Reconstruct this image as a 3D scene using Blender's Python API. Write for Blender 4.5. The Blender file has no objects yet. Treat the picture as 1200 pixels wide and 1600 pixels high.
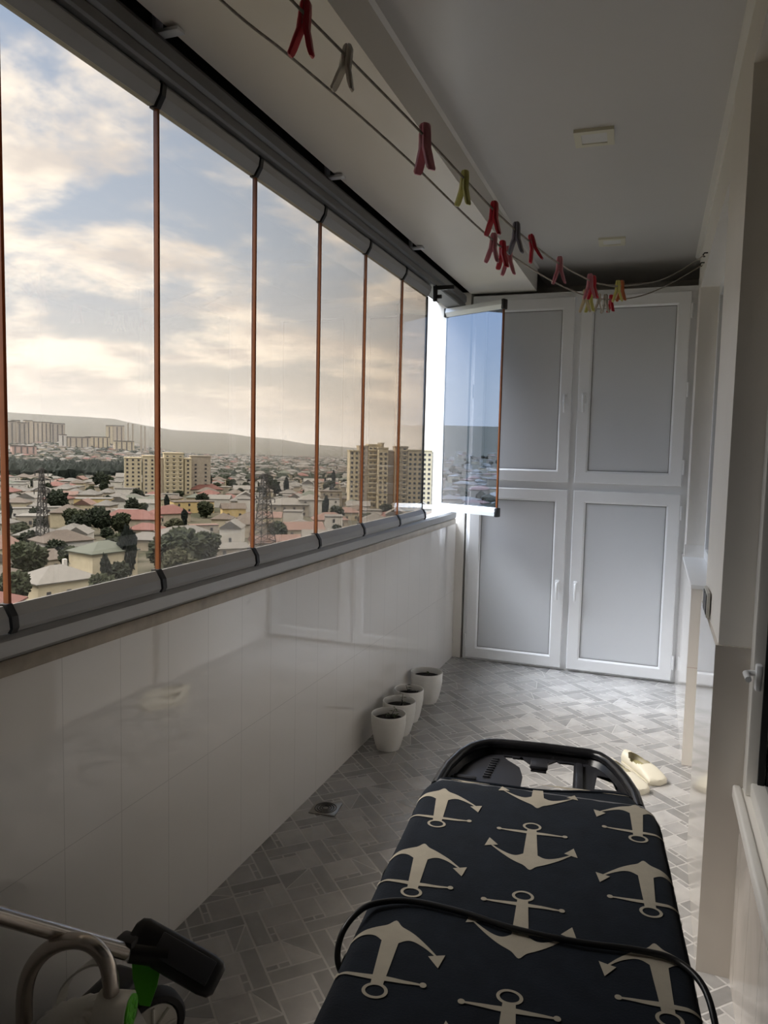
import bpy, bmesh, math, random
from mathutils import Vector, Matrix, noise
from mathutils.geometry import tessellate_polygon

random.seed(11)
PI = math.pi
scene = bpy.context.scene
COL = scene.collection

# ------------------------------------------------------------------ helpers
class MB:
    """collects faces for ONE mesh"""
    def __init__(s):
        s.v, s.f, s.m, s.s = [], [], [], []

    def add(s, vs, fs, m=0, sm=False, mt=None):
        o = len(s.v)
        for p in vs:
            p = Vector(p)
            s.v.append(tuple(mt @ p) if mt is not None else tuple(p))
        for f in fs:
            s.f.append(tuple(o + i for i in f)); s.m.append(m); s.s.append(sm)
        return s

    def box(s, x0, x1, y0, y1, z0, z1, m=0, mt=None):
        vs = [(x0, y0, z0), (x1, y0, z0), (x1, y1, z0), (x0, y1, z0),
              (x0, y0, z1), (x1, y0, z1), (x1, y1, z1), (x0, y1, z1)]
        fs = [(3, 2, 1, 0), (4, 5, 6, 7), (0, 1, 5, 4), (1, 2, 6, 5), (2, 3, 7, 6), (3, 0, 4, 7)]
        return s.add(vs, fs, m, False, mt)

    def rbox(s, x0, x1, y0, y1, z0, z1, r=.004, seg=2, m=0, mt=None):
        bm = bmesh.new()
        bmesh.ops.create_cube(bm, size=1)
        for v in bm.verts:
            v.co = Vector(((x0 + x1) / 2 + v.co.x * (x1 - x0), (y0 + y1) / 2 + v.co.y * (y1 - y0), (z0 + z1) / 2 + v.co.z * (z1 - z0)))
        bmesh.ops.bevel(bm, geom=bm.edges[:], offset=r, segments=seg, profile=.5, affect='EDGES')
        return s.bm(bm, m, True, mt)

    def bm(s, bm, m=0, sm=False, mt=None):
        bm.verts.index_update()
        s.add([v.co.copy() for v in bm.verts], [tuple(v.index for v in f.verts) for f in bm.faces], m, sm, mt)
        bm.free()
        return s

    def loft(s, rings, m=0, sm=True, closed=True, cap=True, mt=None):
        n = len(rings[0]); vs = [p for r in rings for p in r]; fs = []
        for i in range(len(rings) - 1):
            for j in range(n if closed else n - 1):
                k = (j + 1) % n
                fs.append((i * n + j, i * n + k, (i + 1) * n + k, (i + 1) * n + j))
        if cap and closed:
            fs.append(tuple(range(n - 1, -1, -1)))
            fs.append(tuple((len(rings) - 1) * n + j for j in range(n)))
        return s.add(vs, fs, m, sm, mt)

    def tube(s, pts, r, seg=10, m=0, closed=False, cap=True, mt=None):
        pts = [Vector(p) for p in pts]; n = len(pts)
        rr = r if isinstance(r, (list, tuple)) else [r] * n
        rings, up = [], None
        for i, p in enumerate(pts):
            if closed:
                t = pts[(i + 1) % n] - pts[i - 1]
            else:
                t = pts[min(i + 1, n - 1)] - pts[max(i - 1, 0)]
            t.normalize()
            if up is None:
                up = Vector((0, 0, 1)) if abs(t.z) < .9 else Vector((1, 0, 0))
            b = t.cross(up)
            if b.length < 1e-6:
                b = t.orthogonal()
            b.normalize(); up = b.cross(t).normalized()
            rings.append([p + (b * math.cos(2 * PI * k / seg) + up * math.sin(2 * PI * k / seg)) * rr[i] for k in range(seg)])
        if closed:
            rings.append(rings[0])
            return s.loft(rings, m, True, True, False, mt)
        return s.loft(rings, m, True, True, cap, mt)

    def lathe(s, prof, seg=32, m=0, o=(0, 0, 0), sm=True, mt=None):
        rings = [[(o[0] + r * math.cos(2 * PI * k / seg), o[1] + r * math.sin(2 * PI * k / seg), o[2] + z) for k in range(seg)] for r, z in prof]
        return s.loft(rings, m, sm, True, True, mt)

    def prism(s, poly, axis, a0, a1, m=0, sm=False, holes=(), mt=None):
        """2D polygon (with holes) extruded along an axis ('x','y','z')"""
        loops = [list(poly)] + [list(h) for h in holes]
        def P(q, a):
            return {'x': (a, q[0], q[1]), 'y': (q[0], a, q[1]), 'z': (q[0], q[1], a)}[axis]
        tris = tessellate_polygon([[Vector((p[0], p[1], 0)) for p in l] for l in loops])
        flat = [p for l in loops for p in l]; n = len(flat)
        vs = [P(p, a0) for p in flat] + [P(p, a1) for p in flat]
        fs = [tuple(t) for t in tris] + [tuple(n + i for i in reversed(t)) for t in tris]
        o = 0
        for l in loops:
            for i in range(len(l)):
                j = (i + 1) % len(l)
                fs.append((o + i, o + j, n + o + j, n + o + i))
            o += len(l)
        return s.add(vs, fs, m, sm, mt)

    def ball(s, c, r, seg=12, m=0, sc=(1, 1, 1), mt=None):
        prof = []
        k = max(4, seg // 2)
        rings = []
        for i in range(k + 1):
            a = -PI / 2 + PI * i / k
            rr = max(math.cos(a), 1e-3) * r
            rings.append([(c[0] + sc[0] * rr * math.cos(2 * PI * j / seg), c[1] + sc[1] * rr * math.sin(2 * PI * j / seg), c[2] + sc[2] * r * math.sin(a)) for j in range(seg)])
        return s.loft(rings, m, True, True, True, mt)

    def mesh(s, name, mats):
        me = bpy.data.meshes.new(name)
        me.from_pydata(s.v, [], s.f)
        for q in (mats if isinstance(mats, (list, tuple)) else [mats]):
            me.materials.append(q)
        me.polygons.foreach_set('material_index', s.m)
        me.polygons.foreach_set('use_smooth', s.s)
        me.update()
        bm = bmesh.new(); bm.from_mesh(me)
        bmesh.ops.recalc_face_normals(bm, faces=bm.faces[:])
        bm.to_mesh(me); bm.free()
        if any(s.s):
            try:
                me.set_sharp_from_angle(angle=math.radians(40))
            except Exception:
                pass
        return me

    def build(s, name, mats, parent=None, label=None, cat=None, group=None, kind=None, loc=None):
        o = bpy.data.objects.new(name, s.mesh(name, mats))
        COL.objects.link(o)
        if loc is not None:
            o.location = loc
        return tag(o, parent, label, cat, group, kind)


def tag(o, parent=None, label=None, cat=None, group=None, kind=None):
    if parent is not None:
        o.parent = parent
    if label: o['label'] = label
    if cat: o['category'] = cat
    if group: o['group'] = group
    if kind: o['kind'] = kind
    return o

def empty(name, loc, rz=0, **kw):
    o = bpy.data.objects.new(name, None); COL.objects.link(o)
    o.location = loc; o.rotation_euler = (0, 0, rz); o.empty_display_size = .05
    return tag(o, **kw)

def copy_tree(o, parent=None):
    c = o.copy(); COL.objects.link(c)
    if parent is not None: c.parent = parent
    for ch in list(o.children):
        copy_tree(ch, c)
    return c

# ------------------------------------------------------------------ materials
def rgb(r, g, b):
    """sRGB 0-255 -> linear"""
    f = lambda c: (c / 255 / 12.92) if c / 255 <= .04045 else ((c / 255 + .055) / 1.055) ** 2.4
    return (f(r), f(g), f(b), 1)

def mat(name, base, rough=.5, metal=0, spec=.5, mottle=0, scale=8, bump=0, bscale=60, coords='Object', trans=0, sheen=0, coat=0, detail=6, stretch=None):
    m = bpy.data.materials.new(name); m.use_nodes = True
    nt = m.node_tree; N = nt.nodes; L = nt.links
    b = N['Principled BSDF']
    b.inputs['Base Color'].default_value = base
    b.inputs['Roughness'].default_value = rough
    b.inputs['Metallic'].default_value = metal
    b.inputs['Specular IOR Level'].default_value = spec
    if trans: b.inputs['Transmission Weight'].default_value = trans
    if sheen: b.inputs['Sheen Weight'].default_value = sheen
    if coat: b.inputs['Coat Weight'].default_value = coat
    if mottle or bump:
        tc = N.new('ShaderNodeTexCoord')
        src = tc.outputs[coords]
        if stretch:
            mp = N.new('ShaderNodeMapping'); mp.inputs['Scale'].default_value = stretch
            L.new(src, mp.inputs['Vector']); src = mp.outputs['Vector']
    if mottle:
        n = N.new('ShaderNodeTexNoise'); n.inputs['Scale'].default_value = scale; n.inputs['Detail'].default_value = detail
        n.inputs['Roughness'].default_value = .6
        L.new(src, n.inputs['Vector'])
        r = N.new('ShaderNodeMapRange')
        r.inputs['From Min'].default_value = .3; r.inputs['From Max'].default_value = .7
        r.inputs['To Min'].default_value = 1 - mottle; r.inputs['To Max'].default_value = 1 + mottle
        L.new(n.outputs['Fac'], r.inputs['Value'])
        mx = N.new('ShaderNodeVectorMath'); mx.operation = 'SCALE'
        mx.inputs[0].default_value = base[:3]
        L.new(r.outputs['Result'], mx.inputs['Scale'])
        L.new(mx.outputs['Vector'], b.inputs['Base Color'])
    if bump:
        n2 = N.new('ShaderNodeTexNoise'); n2.inputs['Scale'].default_value = bscale; n2.inputs['Detail'].default_value = 3
        L.new(src, n2.inputs['Vector'])
        bp = N.new('ShaderNodeBump'); bp.inputs['Strength'].default_value = bump; bp.inputs['Distance'].default_value = .01
        L.new(n2.outputs['Fac'], bp.inputs['Height']); L.new(bp.outputs['Normal'], b.inputs['Normal'])
    return m

def tile_mat(name, base, joint, py, oy, pz, oz, rough=.035, veins=0, veinscale=3, axis='Y', width=.0022):
    """glazed wall tile with thin joints laid out in world metres"""
    m = bpy.data.materials.new(name); m.use_nodes = True
    nt = m.node_tree; N = nt.nodes; L = nt.links; b = N['Principled BSDF']
    b.inputs['Roughness'].default_value = rough; b.inputs['Specular IOR Level'].default_value = .9
    g = N.new('ShaderNodeNewGeometry'); sp = N.new('ShaderNodeSeparateXYZ'); L.new(g.outputs['Position'], sp.inputs[0])
    def line(sock, period, off):
        a = N.new('ShaderNodeMath'); a.operation = 'SUBTRACT'; L.new(sock, a.inputs[0]); a.inputs[1].default_value = off
        w = N.new('ShaderNodeMath'); w.operation = 'PINGPONG'; L.new(a.outputs[0], w.inputs[0]); w.inputs[1].default_value = period / 2
        c = N.new('ShaderNodeMath'); c.operation = 'LESS_THAN'; L.new(w.outputs[0], c.inputs[0]); c.inputs[1].default_value = width / 2
        return c.outputs[0]
    l1 = line(sp.outputs[axis], py, oy); l2 = line(sp.outputs['Z'], pz, oz)
    mx = N.new('ShaderNodeMath'); mx.operation = 'MAXIMUM'; L.new(l1, mx.inputs[0]); L.new(l2, mx.inputs[1])
    col = N.new('ShaderNodeMixRGB'); col.inputs[1].default_value = base; col.inputs[2].default_value = joint
    L.new(mx.outputs[0], col.inputs[0])
    if veins:
        n = N.new('ShaderNodeTexNoise'); n.inputs['Scale'].default_value = veinscale; n.inputs['Detail'].default_value = 8; n.inputs['Distortion'].default_value = 1.2
        L.new(g.outputs['Position'], n.inputs['Vector'])
        r = N.new('ShaderNodeMapRange'); r.inputs['From Min'].default_value = .35; r.inputs['From Max'].default_value = .65
        r.inputs['To Min'].default_value = 1 - veins; r.inputs['To Max'].default_value = 1 + veins * .5
        L.new(n.outputs['Fac'], r.inputs['Value'])
        mm = N.new('ShaderNodeVectorMath'); mm.operation = 'SCALE'; L.new(col.outputs[0], mm.inputs[0]); L.new(r.outputs['Result'], mm.inputs['Scale'])
        L.new(mm.outputs['Vector'], b.inputs['Base Color'])
    else:
        L.new(col.outputs[0], b.inputs['Base Color'])
    n2 = N.new('ShaderNodeTexNoise'); n2.inputs['Scale'].default_value = 4.5; n2.inputs['Detail'].default_value = 1
    L.new(g.outputs['Position'], n2.inputs['Vector'])
    ad = N.new('ShaderNodeMath'); ad.operation = 'MULTIPLY_ADD'; L.new(mx.outputs[0], ad.inputs[0]); ad.inputs[1].default_value = -.25; L.new(n2.outputs['Fac'], ad.inputs[2])
    bp = N.new('ShaderNodeBump'); bp.inputs['Strength'].default_value = .04; bp.inputs['Distance'].default_value = .006
    L.new(ad.outputs[0], bp.inputs['Height']); L.new(bp.outputs['Normal'], b.inputs['Normal'])
    return m

def glass_mat(name, tint, grazing=.5, refl=1.0, rcol=(1, 1, 1, 1)):
    """tinted pane: absorbs along the path and reflects by Fresnel"""
    m = bpy.data.materials.new(name); m.use_nodes = True
    nt = m.node_tree; N = nt.nodes; L = nt.links; N.clear()
    out = N.new('ShaderNodeOutputMaterial')
    g = N.new('ShaderNodeNewGeometry')
    dt = N.new('ShaderNodeVectorMath'); dt.operation = 'DOT_PRODUCT'; L.new(g.outputs['Incoming'], dt.inputs[0]); L.new(g.outputs['Normal'], dt.inputs[1])
    ab = N.new('ShaderNodeMath'); ab.operation = 'ABSOLUTE'; L.new(dt.outputs['Value'], ab.inputs[0])
    mn = N.new('ShaderNodeMath'); mn.operation = 'MAXIMUM'; L.new(ab.outputs[0], mn.inputs[0]); mn.inputs[1].default_value = .2
    dv = N.new('ShaderNodeMath'); dv.operation = 'DIVIDE'; dv.inputs[0].default_value = grazing; L.new(mn.outputs[0], dv.inputs[1])
    ex = N.new('ShaderNodeMath'); ex.operation = 'ADD'; L.new(dv.outputs[0], ex.inputs[0]); ex.inputs[1].default_value = 1 - grazing
    cs = []
    cb = N.new('ShaderNodeCombineColor')
    for i in range(3):
        p = N.new('ShaderNodeMath'); p.operation = 'POWER'; p.inputs[0].default_value = tint[i]; L.new(ex.outputs[0], p.inputs[1])
        L.new(p.outputs[0], cb.inputs[i])
    tr = N.new('ShaderNodeBsdfTransparent'); L.new(cb.outputs[0], tr.inputs['Color'])
    gl = N.new('ShaderNodeBsdfGlossy'); gl.inputs['Roughness'].default_value = 0; gl.inputs['Color'].default_value = rcol
    fr = N.new('ShaderNodeFresnel'); fr.inputs['IOR'].default_value = 1.5
    # same IOR from both sides of the pane
    fm = N.new('ShaderNodeMath'); fm.operation = 'SUBTRACT'; fm.inputs[0].default_value = 1; L.new(ab.outputs[0], fm.inputs[1])
    fp = N.new('ShaderNodeMath'); fp.operation = 'POWER'; L.new(fm.outputs[0], fp.inputs[0]); fp.inputs[1].default_value = 5
    fs = N.new('ShaderNodeMath'); fs.operation = 'MULTIPLY_ADD'; L.new(fp.outputs[0], fs.inputs[0]); fs.inputs[1].default_value = .96 * refl; fs.inputs[2].default_value = .04 * refl
    N.remove(fr)
    mx = N.new('ShaderNodeMixShader'); L.new(fs.outputs[0], mx.inputs[0]); L.new(tr.outputs[0], mx.inputs[1]); L.new(gl.outputs[0], mx.inputs[2])
    L.new(mx.outputs[0], out.inputs['Surface'])
    return m

M = {}
M['tile'] = tile_mat('white_glazed_tile', (.78, .76, .735, 1), (.60, .585, .565, 1), .205, 1.359, .485, .0)
M['tile_r'] = tile_mat('cream_glazed_tile', (.78, .75, .71, 1), (.5, .37, .34, 1), .205, 1.30, .477, 0, rough=.06)
M['tile_marble'] = tile_mat('veined_marble_tile', (.55, .51, .47, 1), (.22, .20, .18, 1), .2, 1.935, 2.0, 1.0, rough=.12, veins=.22, veinscale=2.6, width=.004)
M['pil_tile'] = tile_mat('beige_glazed_tile', (.52, .48, .43, 1), (.40, .37, .33, 1), 3.0, 1.0, 3.0, 1.4, rough=.10, axis='X')
M['plaster'] = mat('cream_paint', (.80, .77, .72, 1), .55, mottle=.03, scale=2, bump=.05, bscale=180)
M['beam'] = mat('beam_board_paint', (.80, .77, .72, 1), .4, mottle=.02, scale=1.5)
M['ceil'] = mat('satin_stretch_ceiling', (.56, .55, .54, 1), .28, mottle=.02, scale=1.2)
M['cornice'] = mat('white_cornice', (.72, .70, .66, 1), .35)
M['pvc'] = mat('white_pvc', (.83, .84, .855, 1), .28, mottle=.015, scale=5)
M['panel'] = mat('grey_white_door_panel', (.66, .68, .71, 1), .4, mottle=.02, scale=2, bump=.03, bscale=250)
M['alu'] = mat('grey_aluminium', (.40, .40, .40, 1), .42, metal=.25, mottle=.03, scale=3, stretch=(8, .6, 8))
M['alu_w'] = mat('pale_aluminium', (.72, .74, .76, 1), .35, metal=.2, mottle=.02)
M['alu_d'] = mat('dark_aluminium_track', (.17, .17, .175, 1), .5, metal=.2, mottle=.04, scale=3)
M['black'] = mat('black_plastic', (.012, .012, .013, 1), .35, mottle=.1)
M['rubber'] = mat('black_rubber', (.01, .01, .011, 1), .6, mottle=.1)
M['brown'] = mat('brown_pane_edge', (.30, .095, .025, 1), .3, mottle=.15, scale=20)
def translucent(m, col, fac):
    nt = m.node_tree; N = nt.nodes; L = nt.links
    o = N['Material Output']; b = N['Principled BSDF']
    t = N.new('ShaderNodeBsdfTranslucent'); t.inputs['Color'].default_value = col
    x = N.new('ShaderNodeMixShader'); x.inputs[0].default_value = fac
    L.new(b.outputs[0], x.inputs[1]); L.new(t.outputs[0], x.inputs[2]); L.new(x.outputs[0], o.inputs['Surface'])
translucent(M['brown'], (.22, .075, .018, 1), .5)
M['marble'] = mat('beige_marble', (.42, .36, .28, 1), .3, mottle=.25, scale=9)
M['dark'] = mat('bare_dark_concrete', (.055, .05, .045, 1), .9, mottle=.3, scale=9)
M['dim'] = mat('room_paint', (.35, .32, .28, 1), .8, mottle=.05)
M['concrete'] = mat('facade_concrete', (.4, .38, .35, 1), .85, mottle=.1)
M['glass'] = glass_mat('bronze_tinted_glass', (.745, .705, .655), .4)
M['glass_r'] = glass_mat('grey_window_glass', (.35, .38, .37), .4)
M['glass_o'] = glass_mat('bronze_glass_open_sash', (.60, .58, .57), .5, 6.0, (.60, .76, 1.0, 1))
M['seal'] = mat('black_seal', (.006, .006, .006, 1), .7, mottle=.1)
M['floor_grout'] = mat('floor_grout', (.52, .51, .50, 1), .5, mottle=.08, scale=20)
for i, c in enumerate(((.26, .255, .25), (.31, .305, .30), (.39, .382, .375), (.45, .44, .43), (.36, .35, .345))):
    M['fl%d' % i] = mat('floor_tile_tone_%d' % i, c + (1,), .2, mottle=.13, scale=14, coords='Object', bump=.03, bscale=30)

# ------------------------------------------------------------------ camera
cam = bpy.data.cameras.new('camera'); co = bpy.data.objects.new('camera', cam); COL.objects.link(co)
F = 1156.0
cam.sensor_fit = 'VERTICAL'; cam.sensor_height = 24.0; cam.lens = 24.0 * F / 1600
cam.clip_start = .02; cam.clip_end = 30000
yaw, pit, rol = math.radians(19.98), math.radians(-4.82), math.radians(1.28)
B0 = Matrix(((1, 0, 0), (0, 0, -1), (0, 1, 0)))
R = Matrix.Rotation(yaw, 3, 'Z') @ B0 @ Matrix.Rotation(pit, 3, 'X') @ Matrix.Rotation(rol, 3, 'Z')
EYE = Vector((0, 0, 1.47))
co.matrix_world = Matrix.Translation(EYE) @ R.to_4x4()
scene.camera = co
# ------------------------------------------------------------------ world: sky with clouds
def make_world():
    w = bpy.data.worlds.new('cloudy_sky'); scene.world = w; w.use_nodes = True
    nt = w.node_tree; N = nt.nodes; L = nt.links; N.clear()
    out = N.new('ShaderNodeOutputWorld'); bg = N.new('ShaderNodeBackground'); L.new(bg.outputs[0], out.inputs[0])
    tc = N.new('ShaderNodeTexCoord')
    sp = N.new('ShaderNodeSeparateXYZ'); L.new(tc.outputs['Generated'], sp.inputs[0])
    def math_(op, a, b=None, c=None, clamp=False):
        n = N.new('ShaderNodeMath'); n.operation = op; n.use_clamp = clamp
        for i, q in enumerate((a, b, c)):
            if q is None: continue
            if isinstance(q, (int, float)): n.inputs[i].default_value = q
            else: L.new(q, n.inputs[i])
        return n.outputs[0]
    z = math_('MAXIMUM', sp.outputs['Z'], 0.0)
    zz = math_('ADD', z, .16)
    px = math_('DIVIDE', sp.outputs['X'], zz); py = math_('DIVIDE', sp.outputs['Y'], zz)
    cb = N.new('ShaderNodeCombineXYZ'); L.new(px, cb.inputs[0]); L.new(py, cb.inputs[1]); cb.inputs[2].default_value = SKY_SEED
    n1 = N.new('ShaderNodeTexNoise'); n1.inputs['Scale'].default_value = 1.25; n1.inputs['Detail'].default_value = 9; n1.inputs['Roughness'].default_value = .58; n1.inputs['Distortion'].default_value = .25
    L.new(cb.outputs[0], n1.inputs['Vector'])
    n2 = N.new('ShaderNodeTexNoise'); n2.inputs['Scale'].default_value = 2.6; n2.inputs['Detail'].default_value = 7; n2.inputs['Roughness'].default_value = .55
    mp = N.new('ShaderNodeMapping'); mp.inputs['Location'].default_value = (3.1, 1.7, 5); L.new(cb.outputs[0], mp.inputs[0]); L.new(mp.outputs[0], n2.inputs['Vector'])
    # clear sky by height
    r = N.new('ShaderNodeValToRGB'); L.new(z, r.inputs[0])
    e = r.color_ramp.elements
    e[0].position = 0; e[0].color = (.80, .80, .80, 1)
    e[1].position = 1; e[1].color = (.16, .27, .52, 1)
    for p_, c_ in ((.08, (.70, .74, .78, 1)), (.25, (.48, .60, .80, 1)), (.5, (.30, .44, .72, 1))):
        q = r.color_ramp.elements.new(p_); q.color = c_
    # cloud cover
    cov = N.new('ShaderNodeMapRange'); cov.interpolation_type = 'SMOOTHSTEP'
    cov.inputs['From Min'].default_value = .42; cov.inputs['From Max'].default_value = .57
    bias = math_('MULTIPLY_ADD', sp.outputs['Y'], .16, -.12)
    bias = math_('MULTIPLY', bias, 1.0)
    L.new(math_('ADD', n1.outputs['Fac'], bias), cov.inputs['Value'])
    # body shading of the clouds: bright tops, grey bellies
    sh = N.new('ShaderNodeMapRange'); sh.interpolation_type = 'SMOOTHSTEP'
    sh.inputs['From Min'].default_value = .36; sh.inputs['From Max'].default_value = .62
    L.new(n2.outputs['Fac'], sh.inputs['Value'])
    cc = N.new('ShaderNodeMixRGB'); cc.inputs[1].default_value = (.74, .755, .80, 1); cc.inputs[2].default_value = (1.14, 1.14, 1.12, 1)
    L.new(sh.outputs[0], cc.inputs[0])
    mx = N.new('ShaderNodeMixRGB'); L.new(cov.outputs[0], mx.inputs[0]); L.new(r.outputs[0], mx.inputs[1]); L.new(cc.outputs[0], mx.inputs[2])
    # haze at the horizon
    hz = N.new('ShaderNodeMapRange'); hz.interpolation_type = 'SMOOTHSTEP'; hz.inputs['From Min'].default_value = .0; hz.inputs['From Max'].default_value = .13
    hz.inputs['To Min'].default_value = .75; hz.inputs['To Max'].default_value = 0
    L.new(z, hz.inputs['Value'])
    m2 = N.new('ShaderNodeMixRGB'); L.new(hz.outputs[0], m2.inputs[0]); L.new(mx.outputs[0], m2.inputs[1]); m2.inputs[2].default_value = (.78, .79, .80, 1)
    # ground below the horizon
    gr = math_('LESS_THAN', sp.outputs['Z'], -.012)
    m3 = N.new('ShaderNodeMixRGB'); L.new(gr, m3.inputs[0]); L.new(m2.outputs[0], m3.inputs[1]); m3.inputs[2].default_value = (.25, .23, .2, 1)
    # thick overcast: the sky overhead is far brighter than near the horizon
    zb = N.new('ShaderNodeMapRange'); zb.interpolation_type = 'SMOOTHSTEP'
    zb.inputs['From Min'].default_value = .49; zb.inputs['From Max'].default_value = .78
    zb.inputs['To Min'].default_value = 1; zb.inputs['To Max'].default_value = ZENITH
    L.new(z, zb.inputs['Value'])
    zn = N.new('ShaderNodeMapRange'); zn.interpolation_type = 'SMOOTHSTEP'
    zn.inputs['From Min'].default_value = .49; zn.inputs['From Max'].default_value = .60
    L.new(z, zn.inputs['Value'])
    m4 = N.new('ShaderNodeMixRGB'); L.new(zn.outputs[0], m4.inputs[0]); L.new(m3.outputs[0], m4.inputs[1]); m4.inputs[2].default_value = (.75, .80, .86, 1)
    vs = N.new('ShaderNodeVectorMath'); vs.operation = 'SCALE'; L.new(m4.outputs[0], vs.inputs[0]); L.new(zb.outputs[0], vs.inputs['Scale'])
    # broad glow of the sun behind thin cloud, high outside the window
    el, az = math.radians(GLOW_EL), math.radians(GLOW_AZ)
    dp = N.new('ShaderNodeVectorMath'); dp.operation = 'DOT_PRODUCT'; L.new(tc.outputs['Generated'], dp.inputs[0])
    dp.inputs[1].default_value = (-math.sin(az) * math.cos(el), math.cos(az) * math.cos(el), math.sin(el))
    lobe = math_('MULTIPLY', math_('POWER', math_('MAXIMUM', dp.outputs['Value'], 0.0), 30.0), GLOW)
    lc = N.new('ShaderNodeVectorMath'); lc.operation = 'SCALE'; lc.inputs[0].default_value = (.90, .97, 1.08); L.new(lobe, lc.inputs['Scale'])
    va = N.new('ShaderNodeVectorMath'); va.operation = 'ADD'; L.new(vs.outputs['Vector'], va.inputs[0]); L.new(lc.outputs['Vector'], va.inputs[1])
    L.new(va.outputs['Vector'], bg.inputs['Color']); bg.inputs['Strength'].default_value = SKY_STRENGTH
    w.cycles.sampling_method = 'MANUAL'; w.cycles.sample_map_resolution = 512

SKY_SEED = 2.3
SKY_STRENGTH = 1.32
ZENITH = 5.5
GLOW, GLOW_EL, GLOW_AZ = 25.0, 54.0, 104.0
make_world()
scene.view_settings.view_transform = 'Standard'; scene.view_settings.look = 'None'
scene.view_settings.gamma = 1; scene.view_settings.use_curve_mapping = False
scene.view_settings.exposure = 0.85
scene.cycles.max_bounces = 12; scene.cycles.diffuse_bounces = 7; scene.cycles.glossy_bounces = 5
scene.cycles.transparent_max_bounces = 24; scene.cycles.transmission_bounces = 6
scene.cycles.caustics_reflective = False; scene.cycles.caustics_refractive = False
scene.cycles.sample_clamp_indirect = 6

# ------------------------------------------------------------------ room shell
XW = -1.30          # inner face of the parapet under the window
YE = 5.06           # face of the wardrobe wall
ZC = 2.70           # ceiling
YB = -1.1           # wall behind
def S(name, mb, m, label, cat, **kw):
    return mb.build(name, m, None, label, cat, kind='structure', **kw)

# floor: patterned tile laid at 45 degrees, the grout shows between the pieces
def floor_mesh():
    mb = MB()
    mats = [M['floor_grout']] + [M['fl%d' % i] for i in range(5)]
    mb.add([(-1.5, YB, -.0006), (.42, YB, -.0006), (.42, 5.7, -.0006), (-1.5, 5.7, -.0006)], [(0, 1, 2, 3)], 0)
    s = .1667; g = .0062; c = math.cos(PI / 4)
    rng = random.Random(5)
    def inside(x, y):
        return XW - .12 < x < .33 and YB - .1 < y < YE + .3
    def clip(poly):
        for ax, lim, sg in ((0, XW, 1), (0, .30, -1), (1, YB, 1), (1, YE + .25, -1)):
            o = []
            for i in range(len(poly)):
                a, b = poly[i - 1], poly[i]
                da, db = sg * (a[ax] - lim), sg * (b[ax] - lim)
                if da * db < 0:
                    t = da / (da - db); o.append((a[0] + (b[0] - a[0]) * t, a[1] + (b[1] - a[1]) * t))
                if db >= 0: o.append(b)
            poly = o
            if len(poly) < 3: return None
        return poly
    def piece(poly, tone):
        q = [((u - v) * c - .68, (u + v) * c + 1.0) for u, v in poly]
        q = clip(q)
        if q: mb.add([(x, y, 0) for x, y in q], [tuple(range(len(q)))], tone)
    n = 40
    for i in range(-n, n):
        for j in range(-n, n):
            U, V = i * s, j * s
            x, y = (U - V) * c - .68, (U + V) * c + 1.0
            if not inside(x, y): continue
            hor = (i + j) % 2 == 0
            flip = rng.random() < .5 if False else ((i // 2 + j // 2) % 2 == 0)
            # pieces in a local (a along the bar, b across) frame
            L_ = s - g
            P = [((0, L_), (0, .046), 1 + rng.randrange(2))]
            a1 = L_ * (.60 if rng.random() < .6 else .42)
            b0 = .046 + g; bs = .016
            P.append(((0, a1 * .48), (b0, b0 + bs), 1 + rng.randrange(2)))
            P.append(((a1 * .48 + g, a1), (b0, b0 + bs), 1 + rng.randrange(2)))
            P.append(((0, a1), (b0 + bs + g, L_), 3 + rng.randrange(3)))
            diag = rng.random() < .45
            if not diag:
                P.append(((a1 + g, L_), (b0, L_), 2 + rng.randrange(3)))
            for (aa, ab), (ba, bb), tone in P:
                poly = [(aa, ba), (ab, ba), (ab, bb), (aa, bb)]
                put(poly, hor, flip, U, V, L_, piece, tone)
            if diag:
                aa, ab, ba, bb = a1 + g, L_, b0, L_
                d = g * .55
                put([(aa, ba), (ab - d, ba), (aa, bb - d)], hor, flip, U, V, L_, piece, 2 + rng.randrange(3))
                put([(ab, ba + d), (ab, bb), (aa + d, bb)], hor, flip, U, V, L_, piece, 1 + rng.randrange(3))
    return mb, mats
def put(poly, hor, flip, U, V, L_, piece, tone):
    q = [(a, (L_ - b) if flip else b) for a, b in poly]
    if not hor: q = [(b, a) for a, b in q]
    piece([(U + a, V + b) for a, b in q], tone)
mb, mats = floor_mesh()
S('floor', mb, mats, 'grey floor laid with diagonal blocks and strips of stone look tile', 'floor')
S('wall_left', MB().box(-1.48, XW, YB, 5.10, -.01, .965), M['tile'], 'glossy white tiled parapet wall under the long window', 'wall')
S('ceiling', MB().box(-.82, .42, YB, 5.75, ZC, ZC + .12), M['ceil'], 'smooth grey satin ceiling with two recessed lights', 'ceiling')
# boxed beam along the window head: bottom board and upright side board
S('trim_1', MB().box(-1.245, -.80, YB, 5.10, 2.55, 2.562).box(-.812, -.80, YB, 5.10, 2.562, ZC), M['beam'],
  'cream boxed beam running above the window under the ceiling', 'beam')
S('trim_2', MB().prism([(-.80, ZC), (-.80, ZC - .007), (-.786, ZC)], 'y', YB, 5.10), M['cornice'], 'thin white edging strip between beam side and ceiling', 'trim')
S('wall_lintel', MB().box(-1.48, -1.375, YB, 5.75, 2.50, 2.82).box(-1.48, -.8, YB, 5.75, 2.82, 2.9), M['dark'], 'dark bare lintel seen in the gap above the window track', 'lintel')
S('wall_back', MB().box(-1.6, .5, 5.70, 5.80, -.01, 2.9).box(-1.48, -1.24, YE + .01, 5.70, 0, 2.56).box(.225, .5, YE + .12, 5.70, 0, 2.9), M['plaster'], 'narrow end wall strip between window end and white wardrobe', 'wall')
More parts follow.
